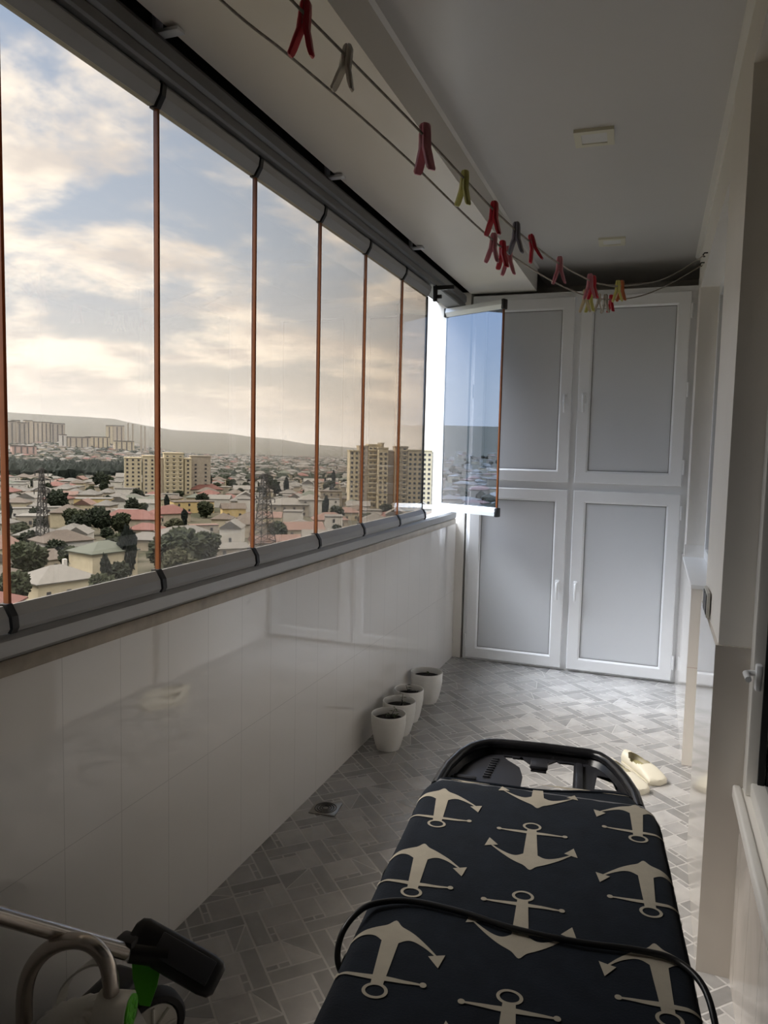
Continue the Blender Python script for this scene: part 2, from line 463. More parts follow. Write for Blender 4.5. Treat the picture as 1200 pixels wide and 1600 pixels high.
S('wall_front', MB().box(-1.6, 2.6, YB - .1, YB, -.01, 2.9), M['plaster'], 'plain wall behind the camera', 'wall')
# unseen left wall, extended over window bays to darken the near end
S('wall_shade_unseen', MB().box(-1.48, XW, YB, .945, .965, 2.52), M['plaster'], 'unseen plain side wall extended to darken the near end', 'wall')
# marble sill under the track
S('trim_3', MB().rbox(-1.50, -1.283, .1, 5.0, .965, 1.002, .004), M['marble'], 'beige marble sill strip between white tiles and aluminium track', 'sill')
# bottom track
bt = [(-1.36, 1.002), (-1.288, 1.002), (-1.278, 1.012), (-1.276, 1.045), (-1.284, 1.058), (-1.36, 1.058)]
S('trim_4', MB().prism(bt, 'y', .1, 4.98), M['alu'], 'grey aluminium bottom track of the sliding glazing', 'window track')
# top track: stepped box profile
tt = [(-1.37, 2.432), (-1.262, 2.432), (-1.256, 2.438), (-1.256, 2.462), (-1.262, 2.468), (-1.25, 2.478), (-1.25, 2.512), (-1.262, 2.53), (-1.37, 2.53)]
S('trim_5', MB().prism(tt, 'y', .1, 4.98), M['alu_d'], 'dark grey aluminium top track above the glazing', 'window track')

# glazing panels
EDG = [.45, .950, 1.20, 1.717, 2.238, 2.750, 3.247, 3.772, 4.238]
names = ['out of view pane', 'out of view pane', 'widest visible glass pane next to the left photo edge showing hip roofs',
         'second pane of the glazing with the cream apartment block', 'third pane from the left photo edge with grey roofs',
         'fourth pane with the far hillside town', 'fifth pane with the left half of the apartment towers', 'last fixed pane beside the open gap']
names = ['tinted glass pane in front of the forest and brown hip roofs', 'tinted glass pane in front of the cream nine storey block',
         'tinted glass pane in front of the scaffold like lattice mast', 'tinted glass pane in front of the hillside town between mast and towers',
         'tinted glass pane in front of the left apartment tower', 'tinted glass pane beside the open gap']
names = ['tinted glass pane nearest the camera at the left edge, out of frame', 'tinted glass pane cut by the left photo border'] + names
def rail(z0, z1, y0, y1, up):
    x = XW
    if not up:
        pf = [(x - .02, z0), (x + .018, z0), (x + .025, z0 + .010), (x + .022, z0 + .034), (x + .007, z1), (x + .003, z1), (x - .012, z1 - .028)]
    else:
        pf = [(x - .02, z1), (x + .022, z1), (x + .028, z1 - .010), (x + .024, z1 - .034), (x + .006, z0), (x - .012, z0), (x - .02, z0 + .01)]
    return MB().prism(pf, 'y', y0, y1)
def capb(y, z0, z1, up, w=.017):
    x = XW
    if not up:
        pf = [(x - .016, z0), (x + .022, z0 - .002), (x + .029, z0 + .010), (x + .026, z0 + .036), (x + .010, z1 + .003), (x - .012, z1 + .003)]
    else:
        pf = [(x - .016, z1), (x + .026, z1), (x + .032, z1 - .010), (x + .028, z1 - .036), (x + .010, z0 - .003), (x - .012, z0 - .003)]
    return MB().prism(pf, 'y', y - w / 2, y + w / 2)
for k in range(1, len(EDG) - 1):  # the first bay is covered by the unseen darkening wall
    y0, y1 = EDG[k] + .004, EDG[k + 1] - .004
    root = empty('window_%d' % k, (0, 0, 0), label=names[k], cat='window', kind='structure')
    MB().box(XW - .004, XW + .004, y0 + .005, y1 - .005, 1.10, 2.385).build('glass_pane', M['glass'], root)
    rail(1.060, 1.118, y0 + .009, y1 - .009, False).build('bottom_rail', M['alu'], root)
    rail(2.366, 2.428, y0 + .009, y1 - .009, True).build('top_rail', M['alu'], root)
    MB().box(XW - .007, XW + .007, y0 - .003, y0 + .0052, 1.118, 2.366).build('edge_strip', M['brown'], root)
    capb(EDG[k], 1.060, 1.118, False).build('end_cap', M['black'], root)
    capb(EDG[k], 2.366, 2.428, True).build('end_cap', M['black'], root)
    if k == len(EDG) - 2:
        MB().box(XW - .007, XW + .007, y1 - .004, y1 + .002, 1.118, 2.366).build('edge_strip', M['black'], root)
        capb(y1 + .006, 1.060, 1.118, False).build('end_cap', M['black'], root)

# the sash swung open into the room at the far end of the track
def open_sash():
    a = Vector((-1.375, 4.93, 0)); b = Vector((-.935, 4.715, 0))
    L_ = (b - a).length; ang = math.atan2(b.y - a.y, b.x - a.x)
    root = empty('window_8', a, ang, label='open tinted sash swung into the room in front of the wardrobe', cat='window', kind='structure')
    MB().box(.006, L_ - .012, -.004, .004, 1.10, 2.38).build('glass_pane', M['glass_o'], root)
    def r2(z0, z1, up):
        pf = [(-.02, z0), (.02, z0), (.024, (z0 + z1) / 2), (.012, z1), (-.012, z1), (-.024, (z0 + z1) / 2)]
        if up: pf = [(q, z0 + z1 - z) for q, z in pf]
        return MB().prism(pf, 'x', .01, L_ - .012)
    r2(1.058, 1.112, False).build('bottom_rail', M['alu_w'], root)
    r2(2.37, 2.425, True).build('top_rail', M['alu_w'], root)
    MB().rbox(L_ - .016, L_ + .006, -.022, .022, 1.052, 1.112, .006).build('end_cap', M['black'], root)
    MB().rbox(L_ - .016, L_ + .006, -.022, .022, 2.368, 2.432, .006).build('end_cap', M['black'], root)
    MB().rbox(-.004, .012, -.024, .024, 2.368, 2.428, .005).build('end_cap', M['black'], root)
    MB().box(L_ - .014, L_ - .004, -.006, .006, 1.11, 2.37).build('edge_strip', M['brown'], root)
    MB().box(0, .007, -.005, .005, 1.11, 2.37).build('edge_strip', M['alu_w'], root)
    return root
open_sash()
# release arm under the top track at the far end
br = empty('window_catch', (-1.262, 4.27, 2.405), label='short black catch arm under the far end of the top track', cat='bracket')
MB().rbox(-.005, .115, -.009, .009, .005, .03, .004).build('arm', M['black'], br)
MB().rbox(-.012, .012, -.012, .012, -.06, .035, .004).build('pivot', M['black'], br)
MB().rbox(.0, .04, -.008, .008, -.045, -.022, .004).build('latch', M['black'], br)
# hanger clips between track and beam
for i, (y, lab) in enumerate(((1.70, 'pale clip bridging track and beam, nearest the camera'), (2.77, 'pale clip bridging track and beam above the third mullion from the left'),
                         (3.84, 'pale clip bridging track and beam nearest the open sash'))):
    MB().rbox(-1.275, -1.205, y - .016, y + .016, 2.534, 2.544, .002).rbox(-1.285, -1.272, y - .016, y + .016, 2.53, 2.60, .002).build('track_clip', M['alu_w'], None, lab, 'bracket', 'clips between track and beam')
# ------------------------------------------------------------------ right hand wall
XR = .19
S('wall_right', MB().box(.20, .42, 4.75, 5.02, .85, ZC).box(.224, .42, 5.02, 5.72, .85, ZC).box(.20, .42, 2.80, 4.75, 2.45, ZC)
  .box(XR, .42, 2.21, 2.80, 0, ZC).box(XR, .42, YB, 2.21, 2.49, ZC), M['plaster'], 'cream painted house wall with window recesses and a pier', 'wall')
S('trim_6', MB().box(XR - .008, .30, 2.202, 2.86, 0, .953), M['pil_tile'], 'beige tiled lower part of the wall pier', 'wall tiling')
S('trim_7', MB().box(XR, .42, 3.715, 5.20, 0, .852), M['tile_r'], 'white tiled low wall between wardrobe and pier', 'low wall')
S('trim_8', MB().box(.235, .42, 2.80, 3.715, 0, .85), M['tile_r'], 'recessed glossy tiled wall between pier and low wall', 'wall tiling')
S('trim_9', MB().rbox(.186, .42, 3.712, 4.752, .852, .872, .003), M['pvc'], 'white window sill on the low wall beyond the pier', 'sill')
S('trim_10', MB().box(.193, .33, 4.742, 4.752, .872, .945), M['tile_r'], 'tile upstand at the far end of the white sill', 'trim')
S('trim_11', MB().box(.27, .42, YB, 2.212, 0, .53), M['tile_marble'], 'veined marble tile parapet at the bottom right', 'low wall')
S('trim_12', MB().rbox(.247, .268, YB, 2.205, .528, .566, .006, 3).box(.268, .42, YB, 2.205, .535, .560), [M['cornice']], 'rounded cream sill on the marble tile parapet', 'sill')
S('trim_13', MB().prism([(.20, ZC), (.20, ZC - .022), (.19, ZC - .024), (.176, ZC - .008), (.172, ZC)], 'y', YB, 5.06), M['cornice'], 'white cornice strip where house wall meets ceiling', 'trim')
# near window frame and glass
w = empty('window_9', (0, 0, 0), label='dark house window above the marble tile parapet', cat='window', kind='structure')
MB().rbox(.272, .345, 2.15, 2.208, .560, 2.49, .006).build('frame', M['cornice'], w)
MB().rbox(.285, .345, YB, 2.15, .560, .60, .004).rbox(.285, .345, YB, 2.15, 2.44, 2.49, .004).rbox(.285, .345, .9, .97, .60, 2.44, .004).build('frame', M['cornice'], w)
MB().box(.318, .326, YB, 2.15, .60, 2.44).build('glass_pane', M['glass_r'], w)
MB().box(.300, .316, 2.139, 2.149, .60, 2.44).build('gasket', M['seal'], w)
h = MB().rbox(.276, .292, 2.115, 2.14, .86, .93, .004)
h.tube([(.282, 2.128, .905), (.262, 2.128, .905), (.252, 2.12, .905), (.252, 2.06, .905)], .008, 10).build('handle', M['pvc'], w)
# window in the far recess
w = empty('window_10', (0, 0, 0), label='house window in the recess behind the pier', cat='window', kind='structure')
MB().rbox(.30, .36, 4.69, 4.75, .872, 2.45, .004).rbox(.30, .36, 2.80, 2.86, .85, 2.45, .004).rbox(.30, .36, 2.86, 4.69, 2.39, 2.45, .004).rbox(.30, .36, 2.86, 4.69, .872, .93, .004).rbox(.30, .36, 3.70, 3.76, .93, 2.39, .004).build('frame', M['pvc'], w)
MB().box(.325, .333, 2.86, 4.69, .93, 2.39).build('glass_pane', M['glass_r'], w)
# the dim room behind those windows
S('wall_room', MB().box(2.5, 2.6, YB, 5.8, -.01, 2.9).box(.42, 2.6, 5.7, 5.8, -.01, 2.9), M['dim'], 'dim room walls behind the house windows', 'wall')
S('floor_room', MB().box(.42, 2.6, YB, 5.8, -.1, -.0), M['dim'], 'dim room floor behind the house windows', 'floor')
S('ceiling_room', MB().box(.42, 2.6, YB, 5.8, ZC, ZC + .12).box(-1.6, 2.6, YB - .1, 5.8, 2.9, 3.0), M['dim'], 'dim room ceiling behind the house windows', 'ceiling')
S('floor_slab', MB().box(-1.5, .42, YB, 5.8, -.18, -.004), M['concrete'], 'concrete slab edge below the balcony', 'slab')

# socket on the pier
oy, oz = 2.60, .995
so_ = empty('wall_socket', (XR - .008, oy, oz), label='double black socket in a pale plate on the side of the wall pier', cat='socket')
so_.location.z = 1.0
MB().rbox(-.006, 0.004, -.075, .075, -.04, .04, .002).build('plate', mat('cream_socket_plate', (.5, .49, .45, 1), .35, mottle=.05), so_)
for dy in (-.036, .036):
    MB().rbox(-.0085, -.004, dy - .030, dy + .030, -.032, .032, .003).build('socket_insert', M['black'], so_)

# ------------------------------------------------------------------ ceiling lights
DIFF = mat('opal_diffuser', (.66, .66, .65, 1), .4, mottle=.02)
FRM = mat('ivory_light_frame', (.64, .62, .50, 1), .35, mottle=.02)
for (x, y, lab) in ((-.283, 3.07, 'square recessed ceiling light nearer the camera, switched off'), (-.295, 4.56, 'square recessed ceiling light near the wardrobe, switched off')):
    r_ = empty('ceiling_light', (x, y, ZC), math.radians(2), label=lab, cat='ceiling light', group='recessed ceiling lights')
    a = .074
    MB().prism([(-a, -a), (a, -a), (a, a), (-a, a)], 'z', -.012, .0, holes=[[(-.048, -.048), (.048, -.048), (.048, .048), (-.048, .048)]]).build('frame', FRM, r_)
    MB().box(-.048, .048, -.048, .048, -.008, -.002).build('diffuser', DIFF, r_)

# ------------------------------------------------------------------ wardrobe
def ring_frame(x0, x1, z0, z1, w, yf, yb, ch=.012, rim=.004):
    mb = MB()
    def lp(d, y): return [(x0 + d, y, z0 + d), (x1 - d, y, z0 + d), (x1 - d, y, z1 - d), (x0 + d, y, z1 - d)]
    loops = [lp(0, yb), lp(0, yf + rim), lp(rim, yf), lp(w - ch, yf), lp(w, yf + ch), lp(w, yb)]
    for a in range(len(loops) - 1):
        mb.add(loops[a] + loops[a + 1], [(k, (k + 1) % 4, 4 + (k + 1) % 4, 4 + k) for k in range(4)])
    mb.add(loops[-1] + loops[0], [(k, (k + 1) % 4, 4 + (k + 1) % 4, 4 + k) for k in range(4)])
    return mb
wd = empty('wardrobe', (-.51, YE, 0), label='tall white built in wardrobe with four framed doors at the end of the balcony', cat='wardrobe')
wd_o = Vector((.51, -YE, 0))
def wp(mb): # world coords -> local of the wardrobe
    mb.v = [tuple(Vector(p) + wd_o) for p in mb.v]; return mb
xs0, xs1, xm = -1.225, .203, -.517
wp(MB().box(xs0, xs1, YE + .012, YE + .06, 0, .03).box(xs0, xs1, YE + .012, YE + .06, 2.485, 2.53)
   .box(xs0, xs0 + .045, YE + .012, YE + .06, .03, 2.485).box(xs1 - .045, xs1, YE + .012, YE + .06, .03, 2.485)
   .box(xm - .028, xm + .028, YE + .012, YE + .06, .03, 2.485).box(xs0 + .045, xm - .028, YE + .012, YE + .06, 1.222, 1.285).box(xm + .028, xs1 - .045, YE + .012, YE + .06, 1.222, 1.285)).build('frame', M['pvc'], wd)
wp(MB().box(xs0, xs0 + .02, YE + .06, 5.66, 0, 2.53).box(xs1 - .02, xs1, YE + .06, 5.66, 0, 2.53).box(xs0 + .02, xs1 - .02, 5.64, 5.66, 0, 2.53)
   .box(xs0 + .02, xs1 - .02, YE + .06, 5.64, 2.51, 2.53).box(xs0 + .02, xs1 - .02, YE + .06, 5.64, 1.24, 1.26)).build('carcass', M['panel'], wd)
doors = [('lower left', -1.198, xm - .02, .018, 1.228, 'r'), ('lower right', xm + .02, .165, .018, 1.228, 'l'),
         ('upper left', -1.198, xm - .02, 1.279, 2.492, 'r'), ('upper right', xm + .02, .165, 1.279, 2.492, 'l')]
for nm, x0, x1, z0, z1, side in doors:
    d = wp(ring_frame(x0, x1, z0, z1, .082, YE - .018, YE + .011)).build('door', M['pvc'], wd, nm + ' wardrobe door')
    wp(MB().box(x0 + .074, x1 - .074, YE - .002, YE + .006, z0 + .074, z1 - .074)).build('panel', M['panel'], d)
    wp(MB().prism([(x0 + .0775, z0 + .0775), (x1 - .0775, z0 + .0775), (x1 - .0775, z1 - .0775), (x0 + .0775, z1 - .0775)], 'y', YE - .0065, YE - .003,
       holes=[[(x0 + .0855, z0 + .0855), (x1 - .0855, z0 + .0855), (x1 - .0855, z1 - .0855), (x0 + .0855, z1 - .0855)]])).build('gasket', mat('grey_gasket', (.2, .2, .2, 1), .6, mottle=.05) if 'GK' not in M else M['GK'], d)
    hx = x1 - .040 if side == 'r' else x0 + .040
    hz = .585 if z0 < 1 else 1.835
    hb = MB().rbox(hx - .014, hx + .014, YE - .026, YE - .016, hz - .035, hz + .035, .004, 3)
    hb.tube([(hx, YE - .024, hz + .015), (hx, YE - .048, hz + .014), (hx, YE - .056, hz), (hx, YE - .054, hz - .05), (hx, YE - .052, hz - .095)], [.009, .009, .0095, .0085, .0075], 10)
    wp(hb).build('handle', mat('white_handle', (.84, .85, .86, 1), .25, mottle=.01) if 'HW' not in M else M['HW'], d)
    for zz in (z0 + .12, z1 - .12) if z0 < 1 else (z0 + .12, (z0 + z1) / 2, z1 - .12):
        xx = x0 - .006 if side == 'r' else x1 + .006
        wp(MB().tube([(xx, YE - .012, zz - .045), (xx, YE - .012, zz + .045)], .0075, 10)).build('hinge', M['pvc'], d)

# ------------------------------------------------------------------ flower pots
POT = mat('white_glazed_pot', (.74, .73, .70, 1), .3, mottle=.02)
SOIL = mat('dark_potting_soil', (.018, .013, .009, 1), .95, mottle=.5, scale=60, bump=.6, bscale=90)
STEM = mat('seedling_green', (.06, .09, .025, 1), .6, mottle=.3, scale=40)
STEMD = mat('dry_seedling_brown', (.035, .026, .016, 1), .7, mottle=.3, scale=40)
def pot(x, y, r, h, label, plant, seed):
    rng = random.Random(seed)
    root = empty('flower_pot', (x, y, 0), label=label, cat='flower pot', group='white pots along the tiled wall')
    body = MB()
    seg = 48; rows = 30; rb = r * .66
    rings = []
    for i in range(rows + 1):
        t = i / rows; z = h * t
        rr = rb + (r - rb) * (1 - (1 - t) ** 1.9)
        ring = []
        for k in range(seg):
            a = 2 * PI * k / seg
            d = 0
            if .08 < t < .80:
                p, q = 10 * a / (2 * PI) * 2, t * 7
                d = .0028 * abs(math.sin(PI * (p + q)) ) * abs(math.sin(PI * (p - q)))
            ring.append(((rr + d) * math.cos(a), (rr + d) * math.sin(a), z))
        rings.append(ring)
    for rr, z in ((r - .001, h + .003), (r - .004, h + .003), (r - .006, h), (r - .008, h - .035)):
        rings.append([(rr * math.cos(2 * PI * k / seg), rr * math.sin(2 * PI * k / seg), z) for k in range(seg)])
    body.loft(rings, 0, True, True, False)
    body.add(rings[0], [tuple(range(seg))], 0)
    body.build('pot_wall', POT, root)
    s_ = MB(); R_ = r - .0085; n = 10
    vs = [(0, 0, h - .028)]; fs = []
    for i in range(1, n + 1):
        for k in range(24):
            a = 2 * PI * k / 24; q = R_ * i / n
            vs.append((q * math.cos(a), q * math.sin(a), h - .03 + (0 if i == n else .006 * noise.noise(Vector((q * math.cos(a) * 45, q * math.sin(a) * 45, seed))) + .008 * (1 - i / n))))
    for k in range(24): fs.append((0, 1 + k, 1 + (k + 1) % 24))
    for i in range(n - 1):
        for k in range(24):
            a = 1 + i * 24; fs.append((a + k, a + 24 + k, a + 24 + (k + 1) % 24, a + (k + 1) % 24))
    s_.add(vs, fs, 0, True).build('soil', SOIL, root)
    if plant:
        p = MB()
        for (dx, dy, hh, lean, nl) in plant:
            pts = [Vector((dx + lean[0] * t * hh, dy + lean[1] * t * hh, h - .03 + hh * t)) for t in (0, .35, .7, 1)]
            p.tube(pts, [.0022, .0018, .0015, .001], 6, 0)
            for l in range(nl):
                a = rng.uniform(0, 2 * PI); b = pts[1 + l % 3]
                w_ = rng.uniform(.008, .014); ln = rng.uniform(.018, .034)
                e = Vector((math.cos(a), math.sin(a), rng.uniform(-.2, .5))); sd = Vector((-math.sin(a), math.cos(a), 0))
                p.add([b, b + e * ln * .5 + sd * w_ * .5 + Vector((0, 0, .003)), b + e * ln, b + e * ln * .5 - sd * w_ * .5 + Vector((0, 0, .003))], [(0, 1, 2), (0, 2, 3)], 1 if rng.random() < .6 else 0)
        p.build('seedling', [STEMD, STEM], root)
    return root
pot(-1.172, 3.357, .086, .172, 'white pot nearest the camera in the row, with a green sprouting seedling', [(.0, .01, .055, (.5, .2), 6), (-.02, 0, .03, (.2, 0), 4), (.03, .0, .02, (.1, .4), 3)], 1)
pot(-1.186, 3.560, .086, .170, 'white pot second in the row, with the tallest bare brown seedling', [(.01, .0, .07, (.1, .1), 5), (.02, -.03, .05, (.3, -.3), 2)], 2)
pot(-1.197, 3.755, .080, .172, 'white pot third in the row, half hidden, with a thin dark sprout', [(.0, .0, .05, (-.4, .1), 4), (.03, .0, .025, (.3, .1), 3)], 3)
pot(-1.196, 4.085, .094, .176, 'largest white pot farthest back in the row, holding bare soil', [(.01, .02, .018, (.1, .1), 3)], 4)

# ------------------------------------------------------------------ floor drain
dr = empty('floor_drain', (-1.195, 2.668, 0), math.radians(6), label='square metal floor drain with ringed grate by the tiled wall', cat='drain')
STEEL = mat('dull_steel', (.30, .28, .25, 1), .4, metal=.8, mottle=.15, scale=30)
MB().rbox(-.055, .055, -.055, .055, 0, .004, .0015).build('plate', STEEL, dr)
g_ = MB()
for q in (.044, .034, .024, .014):
    g_.tube([(q * math.cos(2 * PI * k / 28), q * math.sin(2 * PI * k / 28), .004) for k in range(28)], .0024, 6, closed=True)
g_.build('grate', mat('dark_grate', (.06, .055, .05, 1), .5, metal=.6, mottle=.2), dr)

# ------------------------------------------------------------------ clogs
CREAM = mat('cream_foam', (.74, .70, .58, 1), .5, mottle=.03, scale=20)
OLIVE = mat('olive_insole', (.34, .31, .16, 1), .7, mottle=.1, scale=20)
def clog(x, y, ang, label, mirror):
    root = empty('clog', (x, y, 0), ang, label=label, cat='clog', group='cream clogs on the floor')
    L_ = .265; n = 26; seg = 28
    def hw(t): return .030 + .020 * math.sin(min(1, t * 1.02) * PI * .56) ** 1.1 if t < .93 else (.030 + .020 * math.sin(.93 * 1.02 * PI * .56) ** 1.1) * math.sqrt(max(.02, 1 - ((t - .93) / .075) ** 2))
    def hw2(t):
        w_ = hw(t)
        return w_ * math.sqrt(max(.03, 1 - ((.06 - t) / .07) ** 2)) if t < .06 else w_
    def ht(t): return .062 - .012 * t if t < .5 else .056 * (1 - .5 * ((t - .5) / .5) ** 2)
    rings = []
    for i in range(n + 1):
        t = i / n; a = hw2(t); hh = ht(t); ring = []
        off = .008 * math.sin(t * PI) * mirror
        for k in range(seg):
            th = 2 * PI * k / seg
            cx, sx = math.cos(th), math.sin(th)
            px_ = a * math.copysign(abs(cx) ** .75, cx); pz = hh / 2 + hh / 2 * math.copysign(abs(sx) ** .8, sx)
            ring.append((t * L_, px_ + off, max(.0005, pz)))
        rings.append(ring)
    fs = []; vs = [p for r_ in rings for p in r_]
    for i in range(n):
        for k in range(seg):
            k2 = (k + 1) % seg
            t = (i + .5) / n; th = 2 * PI * (k + .5) / seg
            if math.sin(th) > 0 and ((t - .36) / .235) ** 2 + (math.cos(th) / .86) ** 2 < 1: continue
            fs.append((i * seg + k, i * seg + k2, (i + 1) * seg + k2, (i + 1) * seg + k))
    fs.append(tuple(range(seg))); fs.append(tuple(n * seg + k for k in range(seg - 1, -1, -1)))
    MB().add(vs, fs, 0, True).build('upper', CREAM, root)
    ins = [(L_ * (.36 + .27 * math.cos(2 * PI * k / 30)), .034 * math.sin(2 * PI * k / 30) + .006 * mirror, .026) for k in range(30)]
    MB().add(ins, [tuple(range(30))]).build('insole', OLIVE, root)
    so2 = [(.004 + (L_ - .008) * i / 20, s * (hw2(i / 20) + .002) + .008 * math.sin(i / 20 * PI) * mirror) for s in (1,) for i in range(21)] + [(.004 + (L_ - .008) * i / 20, -(hw2(i / 20) + .002) + .008 * math.sin(i / 20 * PI) * mirror) for i in range(20, -1, -1)]
    MB().prism(so2, 'z', 0, .012).build('sole', mat('pale_sole', (.66, .62, .52, 1), .6, mottle=.03), root)
    return root
clog(-.065, 3.645, math.radians(-54), 'cream clog with its olive insole showing, pointing at the house wall', 1)
clog(-.135, 3.52, math.radians(-54), 'cream clog partly hidden behind the ironing board rest', -1)
# ------------------------------------------------------------------ ironing board
NAVY = mat('navy_cotton', (.010, .015, .024, 1), .85, mottle=.25, scale=25, sheen=.06, spec=.2, bump=.12, bscale=300)
PRINT = mat('beige_print', (.50, .45, .36, 1), .85, mottle=.06, scale=40, bump=.1, bscale=300)
BLKM = mat('black_painted_metal', (.014, .014, .016, 1), .22, mottle=.1)
GREYP = mat('dark_grey_plastic', (.035, .036, .042, 1), .3, mottle=.08)
TB = .80
ib = empty('ironing_board', (-.145, 1.0, 0), math.radians(5.2), label='ironing board with navy cover printed with beige anchors', cat='ironing board')
def sst(a, b, x):
    t = max(0, min(1, (x - a) / (b - a))); return t * t * (3 - 2 * t)
def vend(u): return .460 + .036 * sst(-.02, .15, u) - .012 * max(0, (abs(u) - .17) / .06)
V0 = -.86
def hwid(v):
    h = .227
    if v > .37: h = .227 - .030 * ((v - .37) / .11) ** 2.2
    if v < -.42:
        t = (-.42 - v) / .44; h = .227 * math.sqrt(max(0.0, 1 - t ** 2.2)) * .999 + .03 * t
    return h
RE, DROP = .022, .030
def surf(u, v, h=0.0):
    """point on the cover: u along the cloth across the board, v along it"""
    hw_ = hwid(v) - RE
    s = 1 if u >= 0 else -1; a = abs(u)
    ed = 0.0
    if a <= hw_: x, z, nx, nz = a, 0.0, 0.0, 1.0
    elif a <= hw_ + RE * PI / 2:
        th = (a - hw_) / RE; x, z, nx, nz = hw_ + RE * math.sin(th), -RE + RE * math.cos(th), math.sin(th), math.cos(th)
    else:
        x, z, nx, nz = hw_ + RE, -RE - (a - hw_ - RE * PI / 2), 1.0, 0.0
    wr = .0012 * noise.noise(Vector((u * 14, v * 9, 3))) + .0006 * noise.noise(Vector((u * 40, v * 30, 8)))
    far = sst(.40, .49, v); z -= .008 * far
    return Vector((s * (x + nx * (h + wr)), v, TB + z + nz * (h + wr)))
c_ = MB(); NU, NV = 60, 90
rows = []
for j in range(NV + 1):
    row = []
    for i in range(NU + 1):
        t = j / NV
        s = -1 + 2 * i / NU
        v = V0 + (.5 - V0) * t
        U = hwid(v) - RE + RE * PI / 2 + DROP
        u = s * U
        v = V0 + (vend(max(-.23, min(.23, u))) - V0) * t
        row.append(surf(u, v))
    rows.append(row)
c_.loft(rows, 0, True, False)
# rolled hem along the free edge
hem = [surf(s, vend(max(-.23, min(.23, s))), .001) for s in [(-.245 + .49 * i / 50) for i in range(51)]]
c_.tube(hem, .0028, 6, 0)
# --- anchors printed on the cloth
def strip(fa, fb, n, ns, X, h):
    """ruled patch between curves fa(t), fb(t) in anchor space mapped onto the cloth"""
    rws = []
    for i in range(n + 1):
        t = i / n; p, q = fa(t), fb(t)
        r_ = []
        for k in range(ns + 1):
            w_ = k / ns
            u, v = X((p[0] + (q[0] - p[0]) * w_, p[1] + (q[1] - p[1]) * w_))
            U = hwid(v) - RE + RE * PI / 2 + DROP - .003
            r_.append(surf(max(-U, min(U, u)), min(v, vend(max(-.23, min(.23, u))) - .001), h))
        rws.append(r_)
    c_.loft(rws, 1, True, False)
def anchor(cu, cv, ru, rv):
    """crown tip at (cu,cv), top of the ring at (ru,rv)"""
    d = Vector((ru - cu, rv - cv)); L_ = .152; d.normalize(); e = Vector((d.y, -d.x))
    X = lambda p: (cu + e.x * p[0] + d.x * p[1], cv + e.y * p[0] + d.y * p[1])
    W = .066
    low = lambda b: .050 * (abs(b) / W) ** 1.55 - .010 * math.exp(-(b / .007) ** 2) + .010
    th = lambda b: .004 + .021 * (1 - abs(b) / W) ** 1.3 + .022 * math.exp(-(b / .017) ** 2)
    strip(lambda t: ((2 * t - 1) * W, low((2 * t - 1) * W)), lambda t: ((2 * t - 1) * W, low((2 * t - 1) * W) + th((2 * t - 1) * W)), 56, 4, X, .0010)
    strip(lambda t: (-.0125 + .0045 * t, .03 + .100 * t), lambda t: (.0125 - .0045 * t, .03 + .100 * t), 24, 3, X, .0012)
    for s in (-1, 1):      # arrow heads
        tip = (s * (W + .005), .084); b0 = (s * (W - .011), .0635); b1 = (s * (W + .011), .0565)
        strip(lambda t: (b0[0] + (tip[0] - b0[0]) * t, b0[1] + (tip[1] - b0[1]) * t), lambda t: (b1[0] + (tip[0] - b1[0]) * t, b1[1] + (tip[1] - b1[1]) * t), 8, 3, X, .0014)
    sw = lambda t: .0012 + .0034 * (1 - abs(2 * t - 1)) ** .8
    strip(lambda t: ((2 * t - 1) * .056, .119 - sw(t)), lambda t: ((2 * t - 1) * .056, .119 + sw(t)), 36, 2, X, .0014)
    for s in (-1, 1):
        strip(lambda t: (s * .057 - .0045 * math.sin(PI * t), .119 - .0045 * math.cos(PI * t)), lambda t: (s * .057 + .0045 * math.sin(PI * t), .119 - .0045 * math.cos(PI * t)), 8, 2, X, .0016)
    strip(lambda t: (.0165 * math.cos(2 * PI * t), .1415 + .0135 * math.sin(2 * PI * t)), lambda t: (.0120 * math.cos(2 * PI * t), .1415 + .0095 * math.sin(2 * PI * t)), 32, 1, X, .0012)
for m_ in range(0, 6):
    o = m_ * .2165
    anchor(.002, .372 - o, -.003, .524 - o)      # middle column, rings away from the camera
for m_ in range(-1, 5):
    o = m_ * .2145
    anchor(-.180 + .004 * m_, .398 - o, -.169 + .002 * m_, .251 - o)
    anchor(.184 - .002 * m_, .452 - o, .179 + .003 * m_, .302 - o)
c_.build('cover', [NAVY, PRINT], ib)
# board under the cover
prof = [(s * (hwid(v) - .012), v) for s, rng_ in ((1, range(0, 25)), (-1, range(24, -1, -1))) for v in [V0 + .012 + (.44 - V0) * k / 24 for k in rng_]]
MB().prism(prof, 'z', TB - .045, TB - .0045).build('board', mat('board_metal_mesh', (.35, .35, .36, 1), .4, metal=.6, mottle=.05), ib)
# iron rest at the far end
RZ = TB - .006
outer = [(-.205, .440), (-.203, .495), (-.199, .543), (-.183, .615), (-.165, .657), (-.146, .682), (-.126, .697), (-.100, .704), (.0, .711), (.102, .708), (.125, .697), (.143, .672), (.161, .630), (.174, .588), (.188, .525), (.193, .46)]
hole = [(-.092, .684), (-.072, .686), (-.069, .681), (-.054, .682), (-.051, .694), (-.045, .682), (-.026, .657), (-.025, .626), (.009, .624), (.010, .668), (.016, .677), (.030, .694), (.036, .686), (.054, .688), (.068, .687), (.066, .535), (-.041, .52), (-.040, .583), (-.050, .631), (-.080, .664)]
hole2 = [(.118, .640), (.152, .634), (.160, .622), (.158, .575), (.111, .570)]
slot = [(-.118, .660), (-.104, .664), (-.112, .560), (-.126, .556)]
ir = MB()
inn = [(p[0] * .93, .44 + (p[1] - .44) * .945) for p in outer]
